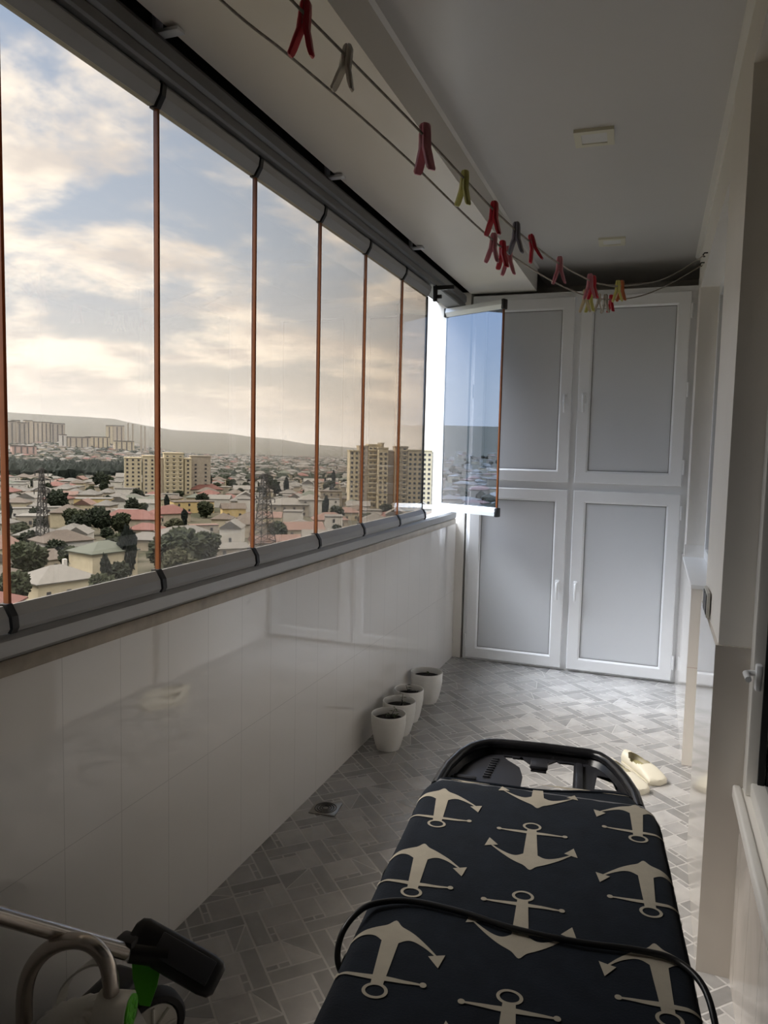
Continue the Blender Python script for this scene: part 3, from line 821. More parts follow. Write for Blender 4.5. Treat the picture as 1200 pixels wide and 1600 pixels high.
ir.prism(inn, 'z', RZ - .034, RZ - .030, holes=[hole, hole2]).build('iron_rest', GREYP, ib, label='black iron rest with cut outs')
irest = [o for o in ib.children if o.name.startswith('iron_rest')][0]
rim = MB().tube([(p[0], p[1], RZ - .010) for p in outer], .0115, 10)
rim.loft([[(p[0], p[1], RZ - .010) for p in outer], [(q[0], q[1], RZ - .032) for q in inn]], 0, True, False)
rim.build('rim', BLKM, irest)
for k in range(9):
    v = .555 + k * .0125
    MB().rbox(-.124 + .0012 * k, -.108 + .0012 * k, v, v + .006, RZ - .031, RZ - .026, .0015).build('rib', GREYP, irest)
MB().rbox(-.028, .012, .626, .668, RZ - .030, RZ - .020, .004).build('lug', GREYP, irest)
MB().rbox(.072, .088, .52, .68, RZ - .031, RZ - .022, .003).build('bar', GREYP, irest)
MB().rbox(-.185, -.135, .53, .545, RZ - .031, RZ - .024, .003).build('bar', GREYP, irest)
# folding legs
LEG = mat('grey_leg_tube', (.4, .4, .41, 1), .35, metal=.5, mottle=.05)
for s in (-1, 1):
    MB().tube([(s * .13, .30, TB - .05), (s * .15, -.45, .03), (s * .15, -.47, .012)], .011, 10).build('leg', LEG, ib)
    MB().tube([(s * .10, -.40, TB - .05), (s * .17, .33, .03), (s * .17, .35, .012)], .011, 10).build('leg', LEG, ib)
MB().tube([(-.17, .35, .012), (.17, .35, .012)], .012, 10).build('foot_bar', LEG, ib)
MB().tube([(-.15, -.47, .012), (.15, -.47, .012)], .012, 10).build('foot_bar', LEG, ib)

# power cord lying across the board
def smooth_path(P, n=8):
    P = [Vector(p) for p in P]; out = []
    for i in range(len(P) - 1):
        a, b, c, d = P[max(i - 1, 0)], P[i], P[i + 1], P[min(i + 2, len(P) - 1)]
        for k in range(n):
            t = k / n
            out.append(.5 * ((2 * b) + (c - a) * t + (2 * a - 5 * b + 4 * c - d) * t * t + (3 * b - a - 3 * c + d) * t ** 3))
    out.append(P[-1]); return out
cz = TB + .0065
cord = [(-.28, .55, .006), (-.29, .70, .006), (-.30, .80, .05), (-.305, .85, .40), (-.325, .872, .66), (-.358, .880, .738), (-.377, .890, .768), (-.378, .908, .795), (-.368, .938, cz + .002), (-.352, .970, cz + .001), (-.307, .996, cz), (-.231, .999, cz), (-.155, .990, cz), (-.069, .994, cz), (.013, 1.008, cz),
        (.058, 1.005, cz), (.089, .972, cz - .002), (.103, .927, .785), (.110, .88, .74), (.115, .84, .60), (.11, .80, .3), (.10, .75, .04), (.08, .68, .006), (.0, .60, .006)]
MB().tube(smooth_path(cord), .0044, 10).build('power_cord', M['black'], None, 'black power cord draped across the anchor print cover', 'cord')

# ------------------------------------------------------------------ washing lines and pegs
ROPE = mat('grey_twisted_rope', (.36, .33, .29, 1), .8, mottle=.25, scale=90)
R1 = [(-.88, .07, 2.44), (-.70, .76, 2.27), (-.600, 1.149, 2.204), (-.554, 1.329, 2.175), (-.509, 1.501, 2.146), (-.466, 1.667, 2.115), (-.420, 1.843, 2.080), (-.393, 1.95, 2.065), (-.369, 2.043, 2.055), (-.309, 2.274, 2.038), (-.235, 2.558, 2.040), (-.197, 2.707, 2.055), (-.155, 2.870, 2.081), (-.052, 3.267, 2.174), (.030, 3.582, 2.268), (.182, 4.170, 2.489)]
R2 = [(-.98, .15, 2.46), (-.80, .82, 2.28), (-.719, 1.124, 2.212), (-.676, 1.283, 2.195), (-.619, 1.491, 2.167), (-.567, 1.681, 2.136), (-.521, 1.852, 2.102), (-.485, 1.983, 2.076), (-.456, 2.092, 2.060), (-.417, 2.232, 2.042), (-.344, 2.502, 2.030), (-.272, 2.766, 2.036), (-.201, 3.027, 2.066), (-.096, 3.414, 2.150), (.028, 3.869, 2.293), (.191, 4.467, 2.511)]
R1s, R2s = smooth_path(R1, 6), smooth_path(R2, 6)
for P, lab in ((R1s, 'washing line carrying the large red peg and most other pegs'), (R2s, 'washing line nearer the window with fewer pegs')):
    MB().tube(P, .0026, 8).build('washing_line', ROPE, None, lab, 'washing line', 'washing lines under the ceiling')
for P, lab in ((R1[-1], 'small dark hook holding the upper washing line on the house wall'), (R2[-1], 'small dark hook holding the washing line nearer the wardrobe')):
    MB().tube([(XR + .002 + .01, P[1], P[2] + .012), (XR - .006, P[1], P[2] + .012), (XR - .012, P[1], P[2] + .004), (XR - .010, P[1], P[2] - .006), (XR - .002, P[1], P[2] - .006)], .0035, 8).build('line_hook', M['black'], None, lab, 'hook', 'line hooks on the house wall')
for P, lab in ((R1[0], 'hook for the upper line behind the camera'), (R2[0], 'hook for the window side line behind the camera')):
    MB().tube([(P[0], P[1], 2.56), (P[0], P[1], P[2] - .008), (P[0] + .01, P[1], P[2] - .012)], .0035, 8).build('line_hook', M['black'], None, lab, 'hook')

PEGC = {'red': mat('red_peg_plastic', (.60, .008, .03, 1), .3, mottle=.04, trans=.15), 'pink': mat('pink_peg_plastic', (.78, .27, .34, 1), .3, mottle=.04, trans=.35),
        'clear': mat('clear_peg_plastic', (.82, .76, .66, 1), .2, mottle=.03, trans=.5), 'yellow': mat('yellow_peg_plastic', (.80, .76, .22, 1), .3, mottle=.04, trans=.35),
        'grey': mat('grey_peg_plastic', (.20, .19, .24, 1), .35, mottle=.06), 'cream': mat('cream_peg_plastic', (.74, .62, .40, 1), .35, mottle=.04, trans=.2), 'orange': mat('orange_peg_plastic', (.62, .16, .05, 1), .3, mottle=.04, trans=.2)}
SPR = mat('peg_spring_steel', (.35, .33, .30, 1), .35, metal=.8, mottle=.1)
def jaw(s, wd_, L_=.082, splay=.013):
    """one half of a clothes peg: closed nose on top, splayed grip below; spread along local x"""
    mb = MB(); rings = []
    prof = [(0, .0010, .0044), (.004, .0010, .0064), (.018, .0012, .0074), (.021, .0021, .0066), (.025, .0021, .0066), (.029, .0012, .0078), (.042, .0013, .0082), (.055, .0015 + splay * .35, .0078), (.070, .0015 + splay * .72, .0072), (L_ - .004, .0015 + splay, .0064), (L_, .0015 + splay + .002, .0036)]
    for d, inner, tk in prof:
        a = wd_ / 2 * (.72 if d < .003 or d > L_ - .002 else 1)
        rings.append([(s * (inner + p * tk * 1.12), q * a, -d) for p, q in ((0, -1), (.55, -1), (1, -.6), (1, .6), (.55, 1), (0, 1))])
    return mb.loft(rings, 0, True, True, True)
def peg_proto(col):
    r_ = empty('clothes_peg', (0, 0, 0))
    for s in (-1, 1): jaw(s, .019).build('jaw', PEGC[col], r_)
    sp = MB()
    for k in range(4):
        sp.tube([(.0042 * math.cos(a), -.003 + k * .002, -.036 + .0042 * math.sin(a)) for a in [2 * PI * i / 12 for i in range(12)]], .0009, 5, closed=True)
    sp.tube([(-.0058, -.0055, -.012), (-.004, -.0055, -.036), (.0058, -.0055, -.030)], .0009, 5)
    sp.tube([(.0058, .0055, -.012), (.004, .0055, -.036), (-.0058, .0055, -.030)], .0009, 5)
    sp.build('spring', SPR, r_)
    return r_
protos = {}
def peg(path, y, col, label, rz=0, rx=0, drop=.022, dx=0, sc=1.0, rylean=0):
    # point on the rope at depth y
    for a, b in zip(path, path[1:]):
        if a.y <= y <= b.y:
            t = (y - a.y) / (b.y - a.y); p = a + (b - a) * t; break
    if col not in protos:
        protos[col] = r_ = peg_proto(col)
    else:
        r_ = copy_tree(protos[col])
    r_.location = (p.x + dx, y, p.z + drop * sc); r_.rotation_euler = (rx, rylean, rz); r_.scale = (sc, sc, sc)
    tag(r_, None, label, 'clothes peg', 'clothes pegs on the washing lines')
RR = math.radians
peg(R1s, 1.185, 'red', 'large red peg nearest the camera on the upper line', RR(8), RR(4), rylean=RR(7), sc=1.06)
peg(R1s, 1.300, 'clear', 'see-through colourless peg hanging just behind the large red one', RR(4), RR(-6), rylean=RR(6), sc=1.0)
peg(R1s, 1.560, 'pink', 'pale pink peg alone between the colourless and the yellow peg', RR(-28), RR(3), sc=1.2, rylean=RR(2))
peg(R1s, 1.735, 'yellow', 'see-through yellow peg next after the lone pink one', RR(-22), RR(3), rylean=RR(6), sc=.95)
peg(R1s, 1.885, 'red', 'red peg alone behind the yellow one', RR(-15), 0, sc=1.0, rylean=RR(2))
peg(R1s, 2.015, 'grey', 'grey peg on the upper line, the only grey one', RR(-10), 0, sc=1.0)
peg(R1s, 2.105, 'red', 'red peg tilted to the right just after the grey one', RR(-6), 0, sc=.92, rylean=RR(-14))
peg(R2s, 2.100, 'pink', 'pink peg on the window side line in front of two red ones', RR(-10), 0, sc=.98, rylean=RR(4))
peg(R2s, 2.150, 'red', 'red peg squeezed between two pink ones on the window side line', RR(-30), 0, sc=.95, rylean=RR(-2))
peg(R2s, 2.190, 'pink', 'deep pink peg under the grey one on the window side line', RR(-6), 0, sc=1.0, drop=.02)
peg(R1s, 2.315, 'pink', 'pink peg alone between the tilted red one and the far cluster', RR(-4), 0, sc=.98)
peg(R1s, 2.575, 'pink', 'pink peg heading the far cluster in front of a red one', RR(-8), 0, sc=.98)
peg(R1s, 2.605, 'red', 'red peg tucked behind the pink head of the far cluster', RR(-20), 0, sc=.92)
peg(R1s, 2.86, 'yellow', 'yellow peg last but one on the upper line, beside an orange one', RR(-10), 0, sc=.92)
peg(R1s, 2.90, 'orange', 'orange peg last on the upper line towards the house wall', RR(-24), 0, sc=.90)
peg(R2s, 2.795, 'cream', 'cream peg hanging low in the far cluster beside a yellow one', RR(-8), 0, sc=.98)
peg(R2s, 2.84, 'yellow', 'yellow peg hanging low in the far cluster below the pink head', RR(-26), 0, sc=.9)
peg(R2s, 2.93, 'clear', 'colourless peg in the far cluster, in front of another colourless one', RR(-6), 0, sc=.85)
peg(R2s, 3.00, 'clear', 'colourless peg at the end of the window side line before a red one', RR(-22), 0, sc=.85)
peg(R2s, 3.06, 'red', 'small red peg last on the window side line', RR(-40), 0, sc=.8)

# ------------------------------------------------------------------ vacuum cleaner by the window wall
BODY = mat('grey_vacuum_plastic', (.36, .345, .31, 1), .35, mottle=.06)
BODYL = mat('pale_vacuum_plastic', (.74, .72, .66, 1), .3, mottle=.04)
CHROME = mat('champagne_metal_tube', (.55, .50, .45, 1), .25, metal=.9, mottle=.03)
GREEN = mat('bright_green_plastic', (.10, .52, .02, 1), .35, mottle=.05)
vc = empty('vacuum_cleaner', (-1.08, 1.26, 0), label='grey and green canister vacuum cleaner with black floor head by the tiled wall', cat='vacuum cleaner')
vo = Vector((1.08, -1.26, 0))
def vp(mb): mb.v = [tuple(Vector(p) + vo) for p in mb.v]; return mb
A, Bv = Vector((-1.255, 1.185, .185)), Vector((-1.058, 1.235, .255))   # feet of the arch handle
# fluted dust container
ax = (Bv - A).normalized()
def frame_mt(o, xdir, zdir=Vector((0, 0, 1))):
    x = xdir.normalized(); y = zdir.cross(x).normalized(); z = x.cross(y)
    m_ = Matrix((x, y, z)).transposed().to_4x4(); m_.translation = o; return m_
FM = frame_mt((A + Bv) / 2 * .5 + (A + Bv) * .25, ax)
def flute(z, wx, wy, amp):
    r_ = []
    for k in range(72):
        a = 2 * PI * k / 72
        d = 1 + amp * (abs(math.cos(a * 9)) - .5)
        cx, sx = math.cos(a), math.sin(a)
        r_.append((wx * math.copysign(abs(cx) ** .7, cx) * d, wy * math.copysign(abs(sx) ** .7, sx) * d, z))
    return r_
vp(MB().loft([flute(-.205, .112, .100, 0), flute(-.135, .126, .114, 0), flute(-.130, .122, .110, .14), flute(-.030, .088, .072, .20), flute(-.006, .070, .052, .20), flute(-.002, .062, .044, .06), flute(-.001, .04, .03, 0)], 0, True, True, True, FM)).build('dust_container', BODYL, vc)
vp(MB().loft([[(x * 1.02, y * 1.03, z) for x, y, z in flute(zz, wx, wy, 0)] for zz, wx, wy in ((-.222, .09, .08), (-.215, .118, .105), (-.12, .128, .112), (-.075, .122, .106), (-.07, .116, .1))], 0, True, True, True, FM)).build('body', BODY, vc)
# bridge strap and arch handle
def arc(P0, P1, rise, n=24, pw=.62):
    out = []
    for i in range(n + 1):
        t = i / n; p = P0 + (P1 - P0) * (.5 - .5 * math.cos(PI * t)); p = Vector(p); p.z += rise * math.sin(PI * t) ** pw
        out.append(p)
    return out
vp(MB().tube(arc(A, Bv + Vector((0, 0, -.01)), .168), .0175, 14)).build('carry_handle', CHROME, vc)
st = arc(A + Vector((.075, .03, .045)), Bv + Vector((-.03, .03, .03)), .05, 16, .8)
vp(MB().loft([[(p.x, p.y - .012, p.z), (p.x, p.y + .02, p.z), (p.x, p.y + .02, p.z + .006), (p.x, p.y - .012, p.z + .006)] for p in st], 0, False, True)).build('strap', BODYL, vc)
# hub with green face at the right foot of the handle
hubx = Vector((.95, .30, 0)).normalized()
HM = frame_mt(Vector((-1.040, 1.238, .235)), hubx)
def disc(x0, x1, r_, m=0, seg=32, mt=None, mb=None, r2=None):
    mb = mb or MB()
    return mb.loft([[(x, q * math.cos(2 * PI * k / seg), q * math.sin(2 * PI * k / seg)) for k in range(seg)] for x, q in ((x0, r_), (x1, r2 or r_))], m, True, True, True, mt)
hb = disc(-.045, .024, .040, mt=HM); vp(hb).build('hub', BODYL, vc)
gb = disc(.0245, .029, .034, mt=HM)
for k in range(6):
    a = 2 * PI * k / 6
    gb.ball((.029, .02 * math.cos(a), .02 * math.sin(a)), .008, 10, 0, (.4, 1, 1), mt=HM)
vp(gb).build('hub_cover', GREEN, vc)
# big rear wheel
WM = frame_mt(Vector((-1.066, 1.375, .087)), Vector((.86, -.50, 0)))
tw = MB().loft([[(x, q * math.cos(2 * PI * k / 40), q * math.sin(2 * PI * k / 40)) for k in range(40)] for x, q in ((-.022, .062), (-.022, .077), (-.015, .0855), (.012, .0855), (.02, .079), (.022, .066), (.014, .062))], 0, True, True, True, WM)
vp(tw).build('wheel', M['rubber'], vc)
whl = [o for o in vc.children if o.name.startswith('wheel')][0]
wh = disc(.012, .019, .061, mt=WM)
for k in range(8):
    a = 2 * PI * k / 8
    wh.tube([WM @ Vector((.021, .014 * math.cos(a), .014 * math.sin(a))), WM @ Vector((.021, .056 * math.cos(a), .056 * math.sin(a)))], .004, 8)
wh.loft([[(x, q * math.cos(2 * PI * k / 24), q * math.sin(2 * PI * k / 24)) for k in range(24)] for x, q in ((.018, .016), (.028, .012))], 0, True, True, True, WM)
vp(wh).build('wheel_hub', BODYL, whl)
vp(disc(-.14, -.022, .022, mt=WM)).build('axle', M['black'], vc)
WM2 = frame_mt(Vector((-1.205, 1.405, .06)), Vector((.86, -.50, 0)))
vp(disc(-.02, .02, .058, mt=WM2)).build('wheel', M['rubber'], vc)
# chassis between wheels and container
vp(MB().rbox(-1.20, -1.105, 1.27, 1.42, .045, .19, .02, 3)).build('chassis', M['black'], vc)
# green pedal
vp(MB().prism([(-.030, .01), (-.012, -.045), (.012, -.05), (.026, -.01), (.034, .035), (-.008, .05), (-.034, .04)], 'x', -.006, .006, mt=frame_mt(Vector((-1.068, 1.365, .205)), Vector((.45, -.75, .55))))).build('pedal', GREEN, vc)
# metal suction tube
T0, T1 = Vector((-1.272, 1.10, .492)), Vector((-1.10, 1.345, .283))
vp(MB().tube([Vector((-1.276, .90, .63)), T0, T0 + (T1 - T0) * .985], .0185, 16)).build('suction_tube', CHROME, vc)
vp(MB().tube([T1 - (T1 - T0) * .10, T1 + (T1 - T0) * .02], .015, 14).tube([T1 - (T1 - T0) * .02, T1 - (T1 - T0) * .005], .019, 14)).build('tube_collar', M['pvc'], vc)
# black floor head parked on the tube end
nd = Vector((.205, .045, -.098)); NM = frame_mt(Vector((-1.015, 1.405, .255)), nd, Vector((-.35, -.55, .75)))
nz = MB()
sec = [(-.118, .022, .024), (-.110, .036, .030), (-.095, .042, .032), (.0, .044, .029), (.085, .044, .025), (.110, .040, .020), (.120, .028, .012)]
nz.loft([[(x, w_ * math.copysign(abs(math.cos(2 * PI * k / 28)) ** .6, math.cos(2 * PI * k / 28)), h_ * math.copysign(abs(math.sin(2 * PI * k / 28)) ** .6, math.sin(2 * PI * k / 28))) for k in range(28)] for x, w_, h_ in sec], 0, True, True, True, NM)
vp(nz).build('floor_head', M['black'], vc)
fh = [o for o in vc.children if o.name.startswith('floor_head')][0]
vp(MB().rbox(-.05, .095, -.024, .03, .024, .0315, .003, mt=NM)).build('head_cover', GREYP, fh)
nk = MB().tube([T1 - (T1 - T0) * .0, T1 + Vector((.03, .025, -.01)), Vector((-1.03, 1.395, .262))], [.022, .026, .03], 14)
nk.rbox(-1.135, -1.085, 1.335, 1.375, .285, .315, .008)
vp(nk).build('neck', M['black'], vc)
HAZE = .000075
# ------------------------------------------------------------------ the town below
ZG = -36.0
def gpt(px, py, z=ZG):
    """spot on the ground seen at a place in the photograph (used to survey the town once)"""
    d = R @ Vector((px - 600, 800 - py, -F)); t = (z - EYE.z) / d.z
    return EYE + d * t
def terr(x, y):
    D = math.hypot(x, y); az = math.degrees(math.atan2(-x, y))   # degrees left of straight ahead
    up = sst(1050, 2100, D) * sst(34, 41, az) * 34
    roll_ = 2.2 * noise.noise(Vector((x / 260, y / 260, 0))) * sst(350, 700, D)
    ridge = sst(2300, 5200, D)
    hgt = 30 + 88 * sst(20, 33, az) + 60 * sst(32, 44, az) + 26 * noise.noise(Vector((az / 5.0, D / 2500, 2))) + 10 * noise.noise(Vector((az / 1.7, D / 900, 7)))
    return ZG + up + roll_ + ridge * hgt
def terrain():
    mb = MB(); Ds = [4, 60, 120, 160, 200, 250, 320, 400, 500, 620, 760, 920, 1100, 1300, 1550, 1850, 2200, 2600, 3100, 3700, 4400, 5200, 6200, 8000]
    rings = []
    for D in Ds:
        rings.append([(-D * math.sin(math.radians(a)), D * math.cos(math.radians(a)), terr(-D * math.sin(math.radians(a)), D * math.cos(math.radians(a)))) for a in [(-20 + k * 2.0) for k in range(91)]])
    mb.loft(rings, 0, True, False)
    return mb
def ground_mat():
    m = bpy.data.materials.new('dry_town_ground'); m.use_nodes = True
    nt = m.node_tree; N = nt.nodes; L = nt.links; b = N['Principled BSDF']; b.inputs['Roughness'].default_value = .95; b.inputs['Specular IOR Level'].default_value = .1
    g = N.new('ShaderNodeNewGeometry')
    n = N.new('ShaderNodeTexNoise'); n.inputs['Scale'].default_value = .022; n.inputs['Detail'].default_value = 8; n.inputs['Roughness'].default_value = .7; L.new(g.outputs['Position'], n.inputs['Vector'])
    r = N.new('ShaderNodeValToRGB'); L.new(n.outputs['Fac'], r.inputs[0]); e = r.color_ramp.elements
    e[0].position = .32; e[0].color = (0.019, 0.022, 0.011, 1); e[1].position = .72; e[1].color = (0.093, 0.081, 0.062, 1)
    for p_, c_ in ((.43, (0.034, 0.034, 0.021, 1)), (.52, (0.062, 0.055, 0.041, 1)), (.60, (0.046, 0.045, 0.030, 1))):
        q = e.new(p_); q.color = c_
    L.new(r.outputs[0], b.inputs['Base Color'])
    return m
GM = ground_mat()
terrain().build('terrain', GM, None, 'dry town ground rising to low hills on the horizon', 'ground', kind='structure')

# --- materials of the town
TW = {}
for k, c in dict(cream=(.62, .54, .38), white=(.66, .63, .57), beige=(.52, .45, .35), yellow=(.66, .50, .24), stone=(.42, .37, .30), pink=(.52, .36, .30)).items():
    TW[k] = mat('%s_render' % k, tuple(q * .68 for q in c) + (1,), .9, mottle=.10, scale=.6, spec=.1)
RF = {}
for k, c in dict(grey=(.30, .28, .25), brown=(.24, .19, .15), red=(.36, .15, .12), green=(.22, .24, .185), rust=(.40, .24, .19), light=(.40, .375, .335)).items():
    RF[k] = mat('%s_roof_sheet' % k, tuple(q * .27 for q in c) + (1,), .7, mottle=.14, scale=.9, spec=.2, stretch=(1, 1, .3))
WIN = mat('dark_window_opening', (.035, .035, .04, 1), .3, mottle=.1)
TRUNK = mat('tree_bark', (.10, .075, .05, 1), .95, mottle=.2)
LEAFM = {}
for k, c in dict(dark=(.010, .014, .007), mid=(.018, .022, .010), olive=(.030, .031, .016), blue=(.009, .0125, .0095)).items():
    LEAFM[k] = mat('%s_leaves' % k, c + (1,), .85, mottle=.55, scale=1.1, spec=.15, bump=.9, bscale=1.4, detail=8)

def hip_roof(w, d, h, z, ov=.6):
    a, b = w / 2 + ov, d / 2 + ov
    rl = max(.3, (w - d) / 2) if w > d else .3
    mb = MB()
    mb.add([(-a, -b, z), (a, -b, z), (a, b, z), (-a, b, z), (-a, -b, z + .25), (a, -b, z + .25), (a, b, z + .25), (-a, b, z + .25), (-rl, 0, z + h), (rl, 0, z + h)],
           [(3, 2, 1, 0), (0, 1, 5, 4), (1, 2, 6, 5), (2, 3, 7, 6), (3, 0, 4, 7), (4, 5, 9, 8), (5, 6, 9), (6, 7, 8, 9), (7, 4, 8)])
    return mb
def gable_roof(w, d, h, z, ov=.5):
    a, b = w / 2 + ov, d / 2 + ov
    return MB().add([(-a, -b, z), (a, -b, z), (a, b, z), (-a, b, z), (-a, 0, z + h), (a, 0, z + h)], [(0, 1, 5, 4), (2, 3, 4, 5), (1, 2, 5), (3, 0, 4), (3, 2, 1, 0)])
def flat_roof(w, d, z):
    return MB().box(-w / 2 - .2, w / 2 + .2, -d / 2 - .2, d / 2 + .2, z, z + .35)
def house(x, y, rz, w, d, h, wall, roof, rh, kind='hip', label=None, group=None, windows=True, chimney=False, cat='house', name='town_house', z=None):
    zt = terr(x, y) if z is None else z
    o = MB().box(-w / 2, w / 2, -d / 2, d / 2, -2.5, h).build(name, TW[wall], None, label, cat, group, loc=(x, y, zt)); o.rotation_euler = (0, 0, rz)
    rfm = hip_roof(w, d, rh, h) if kind == 'hip' else gable_roof(w, d, rh, h) if kind == 'gable' else flat_roof(w, d, h)
    r_ = rfm.build('roof', RF[roof], o)
    if chimney:
        MB().box(w * .18, w * .18 + .9, d * .1, d * .1 + .9, h + rh * .3, h + rh + .9).build('chimney', TW['white'], r_)
    if windows:
        wm = MB().box(-.55, .55, -.06, .06, -.7, .7).mesh('window', [WIN])
        n = max(2, int(w / 4.5)); nf = max(1, int(h / 3.0))
        for f in range(nf):
            for i in range(n):
                q = bpy.data.objects.new('window', wm); COL.objects.link(q); q.parent = o
                q.location = (-w / 2 + w * (i + .5) / n, -d / 2 - .02, 1.6 + f * 3.0)
            for i in range(max(1, n - 1)):
                q = bpy.data.objects.new('window', wm); COL.objects.link(q); q.parent = o
                q.location = (w / 2 + .02, -d / 2 + d * (i + .5) / max(1, n - 1), 1.6 + f * 3.0); q.rotation_euler = (0, 0, PI / 2)
    return o
taken = []
def free(x, y, r_):
    return all((x - a) ** 2 + (y - b) ** 2 > (r_ + c) ** 2 for a, b, c in taken)
def face(x, y):  # turn that makes local -y look at the balcony
    return math.atan2(y, x) - PI / 2
def at_px(px, py): p = gpt(px, py); return p.x, p.y
def lm(px, py, turn, w, d, h, wall, roof, rh, kind, label, **kw):
    x, y = at_px(px, py)
    taken.append((x, y, max(w, d) * .62))
    return house(x, y, face(x, y) + math.radians(turn), w, d, h, wall, roof, rh, kind, label, **kw)

lm(88, 930, 28, 15, 12, 4.2, 'cream', 'light', 3.4, 'hip', 'cream house with pale hip roof lowest in the left pane', chimney=True)
lm(162, 905, 34, 14, 11, 8.0, 'cream', 'green', 2.8, 'hip', 'tall blank cream house with dull green roof in the left pane', windows=False)
lm(97, 868, 24, 16, 12, 5.2, 'white', 'brown', 3.4, 'hip', 'house with brown hip roof behind the dark garden trees')
lm(45, 893, 30, 15, 11, 3.6, 'beige', 'brown', 2.4, 'gable', 'low house with dull brown roof at the left pane edge')
lm(205, 826, -14, 24, 13, 4.6, 'beige', 'red', 4.0, 'hip', 'long house with a faded red roof left of the second mullion')
lm(228, 838, -14, 13, 10, 3.0, 'beige', 'red', 2.6, 'hip', 'small red roofed annex in front of the long red roof')
lm(265, 815, 20, 17, 11, 4.2, 'beige', 'red', 3.8, 'hip', 'house with brick red hip roof right of the second mullion')
lm(300, 800, 12, 22, 12, 6.0, 'yellow', 'brown', 2.0, 'flat', 'long flat yellow building below the cream apartment block')
lm(322, 772, 6, 24, 16, 4.0, 'beige', 'red', 4.4, 'hip', 'red pyramid roof against the foot of the cream apartment block')
lm(364, 818, 8, 11, 9, 7.6, 'yellow', 'brown', 2.4, 'gable', 'narrow yellow house with two big windows')
lm(358, 788, -8, 13, 10, 4.0, 'pink', 'red', 3.0, 'hip', 'small raspberry red roof above the narrow yellow house')
lm(285, 845, 16, 18, 12, 3.4, 'stone', 'grey', 2.6, 'hip', 'low slate grey house in front of the red hip roof')
lm(318, 832, 10, 12, 5, 3.2, 'stone', 'rust', .6, 'flat', 'small shed with a salmon roof in front of the yellow building')
lm(385, 838, 18, 14, 11, 5.4, 'beige', 'brown', 2.8, 'hip', 'beige house with brown roof just left of the third mullion')
lm(345, 868, 14, 17, 10, 3.0, 'stone', 'grey', 1.4, 'gable', 'long low yard building under the narrow yellow house')
lm(450, 806, 6, 21, 14, 6.4, 'stone', 'light', 3.6, 'hip', 'bare stone house with wide pale grey roof right of the mast')
lm(484, 806, 6, 12, 11, 9.0, 'white', 'light', 3.0, 'hip', 'tall whitish house joined to the wide pale grey roof')
lm(462, 838, 12, 22, 11, 3.4, 'beige', 'rust', 2.8, 'gable', 'salmon roofed row house low in the fourth pane')
lm(435, 858, 14, 20, 10, 3.0, 'beige', 'rust', 2.4, 'gable', 'coral roof lowest in the fourth pane')
lm(515, 823, 8, 16, 11, 3.6, 'beige', 'rust', 3.4, 'hip', 'coral hip roof left of the apartment towers, low')
lm(540, 812, 8, 14, 10, 4.0, 'cream', 'rust', 2.6, 'hip', 'second coral roof in front of the left tower')
lm(515, 790, 10, 14, 12, 9.5, 'stone', 'brown', .4, 'flat', 'unfinished flat topped brick house left of the towers')
lm(140, 790, -6, 26, 12, 4.5, 'yellow', 'light', .4, 'flat', 'long pale yellow warehouse in the middle of the left pane')
lm(98, 782, -4, 18, 11, 4.2, 'pink', 'rust', 2.2, 'gable', 'pinkish roofed shed left of the yellow warehouse')
lm(25, 745, 0, 28, 16, 5, 'stone', 'light', 1.6, 'gable', 'grey blue hall at the left pane edge by the wood')
lm(42, 808, 4, 17, 8, 4.5, 'white', 'grey', .4, 'flat', 'whitewashed row with dark openings near the lattice pylon')
lm(82, 812, 10, 9, 8, 6.0, 'white', 'grey', .4, 'flat', 'white two storey house beside the lattice pylon')

# --- apartment blocks
def block(x, y, rz, masses, label, wall_keys, floors, fh=3.0, name='apartment_block', bay=3.2, win=True, base=None):
    zt = terr(x, y) if base is None else base
    root = empty(name, (x, y, zt), rz, label=label, cat='apartment block')
    wm = MB().box(-.75, .75, -.10, .10, -.7, .7).mesh('window', [WIN])
    bl = MB().box(-1.3, 1.3, -.75, .1, -.15, .85).mesh('balcony', [TW['cream']])
    count = 0
    for (x0, x1, y0, y1, h, wk, nb, bal) in masses:
        MB().box(x0, x1, y0, y1, -3, h).build('wall', TW[wk], root)
        MB().box(x0 - .3, x1 + .3, y0 - .3, y1 + .3, h, h + .8).build('parapet', TW[wk], root)
        nf = int(h / fh)
        if not win: continue
        for f in range(nf):
            for i in range(nb):
                if count >= 100: break
                q = bpy.data.objects.new('window', wm); COL.objects.link(q); q.parent = root
                q.location = (x0 + (x1 - x0) * (i + .5) / nb, y0 - .02, 1.7 + f * fh); count += 1
                if bal and f > 0:
                    b_ = bpy.data.objects.new('balcony', bl); COL.objects.link(b_); b_.parent = root
                    b_.location = (x0 + (x1 - x0) * (i + .5) / nb, y0 - .05, .7 + f * fh)
    return root
x, y = at_px(265, 773); taken.append((x, y, 44))
rzb = face(x, y) + math.radians(4)
block(x, y, rzb, [(-32, -20, 0, 15, 27, 'cream', 3, 0), (-19, -10, 2, 15, 28.5, 'cream', 2, 0), (0 - 4, 10, -3, 14, 31, 'cream', 3, 1), (-10, -4, 3, 15, 27, 'beige', 0, 0), (11, 16, 0, 15, 27, 'cream', 1, 0), (16, 31, 6, 16, 29, 'stone', 2, 0)],
      'cream nine storey apartment block in the second pane', None, 9)
def tower(px, py, turn, masses, label, depth=0):
    x, y = at_px(px, py); taken.append((x, y, 16))
    return block(x, y, face(x, y) + math.radians(turn), masses, label, None, 13)
tower(572, 794, 8, [(-11, -5, 0, 14, 36, 'cream', 2, 0), (-5, 1, 1.5, 14, 39, 'beige', 1, 0), (1, 9, 0, 14, 40, 'cream', 3, 1), (9, 11, 2, 14, 41, 'stone', 0, 0)], 'leftmost of the tall cream apartment towers')
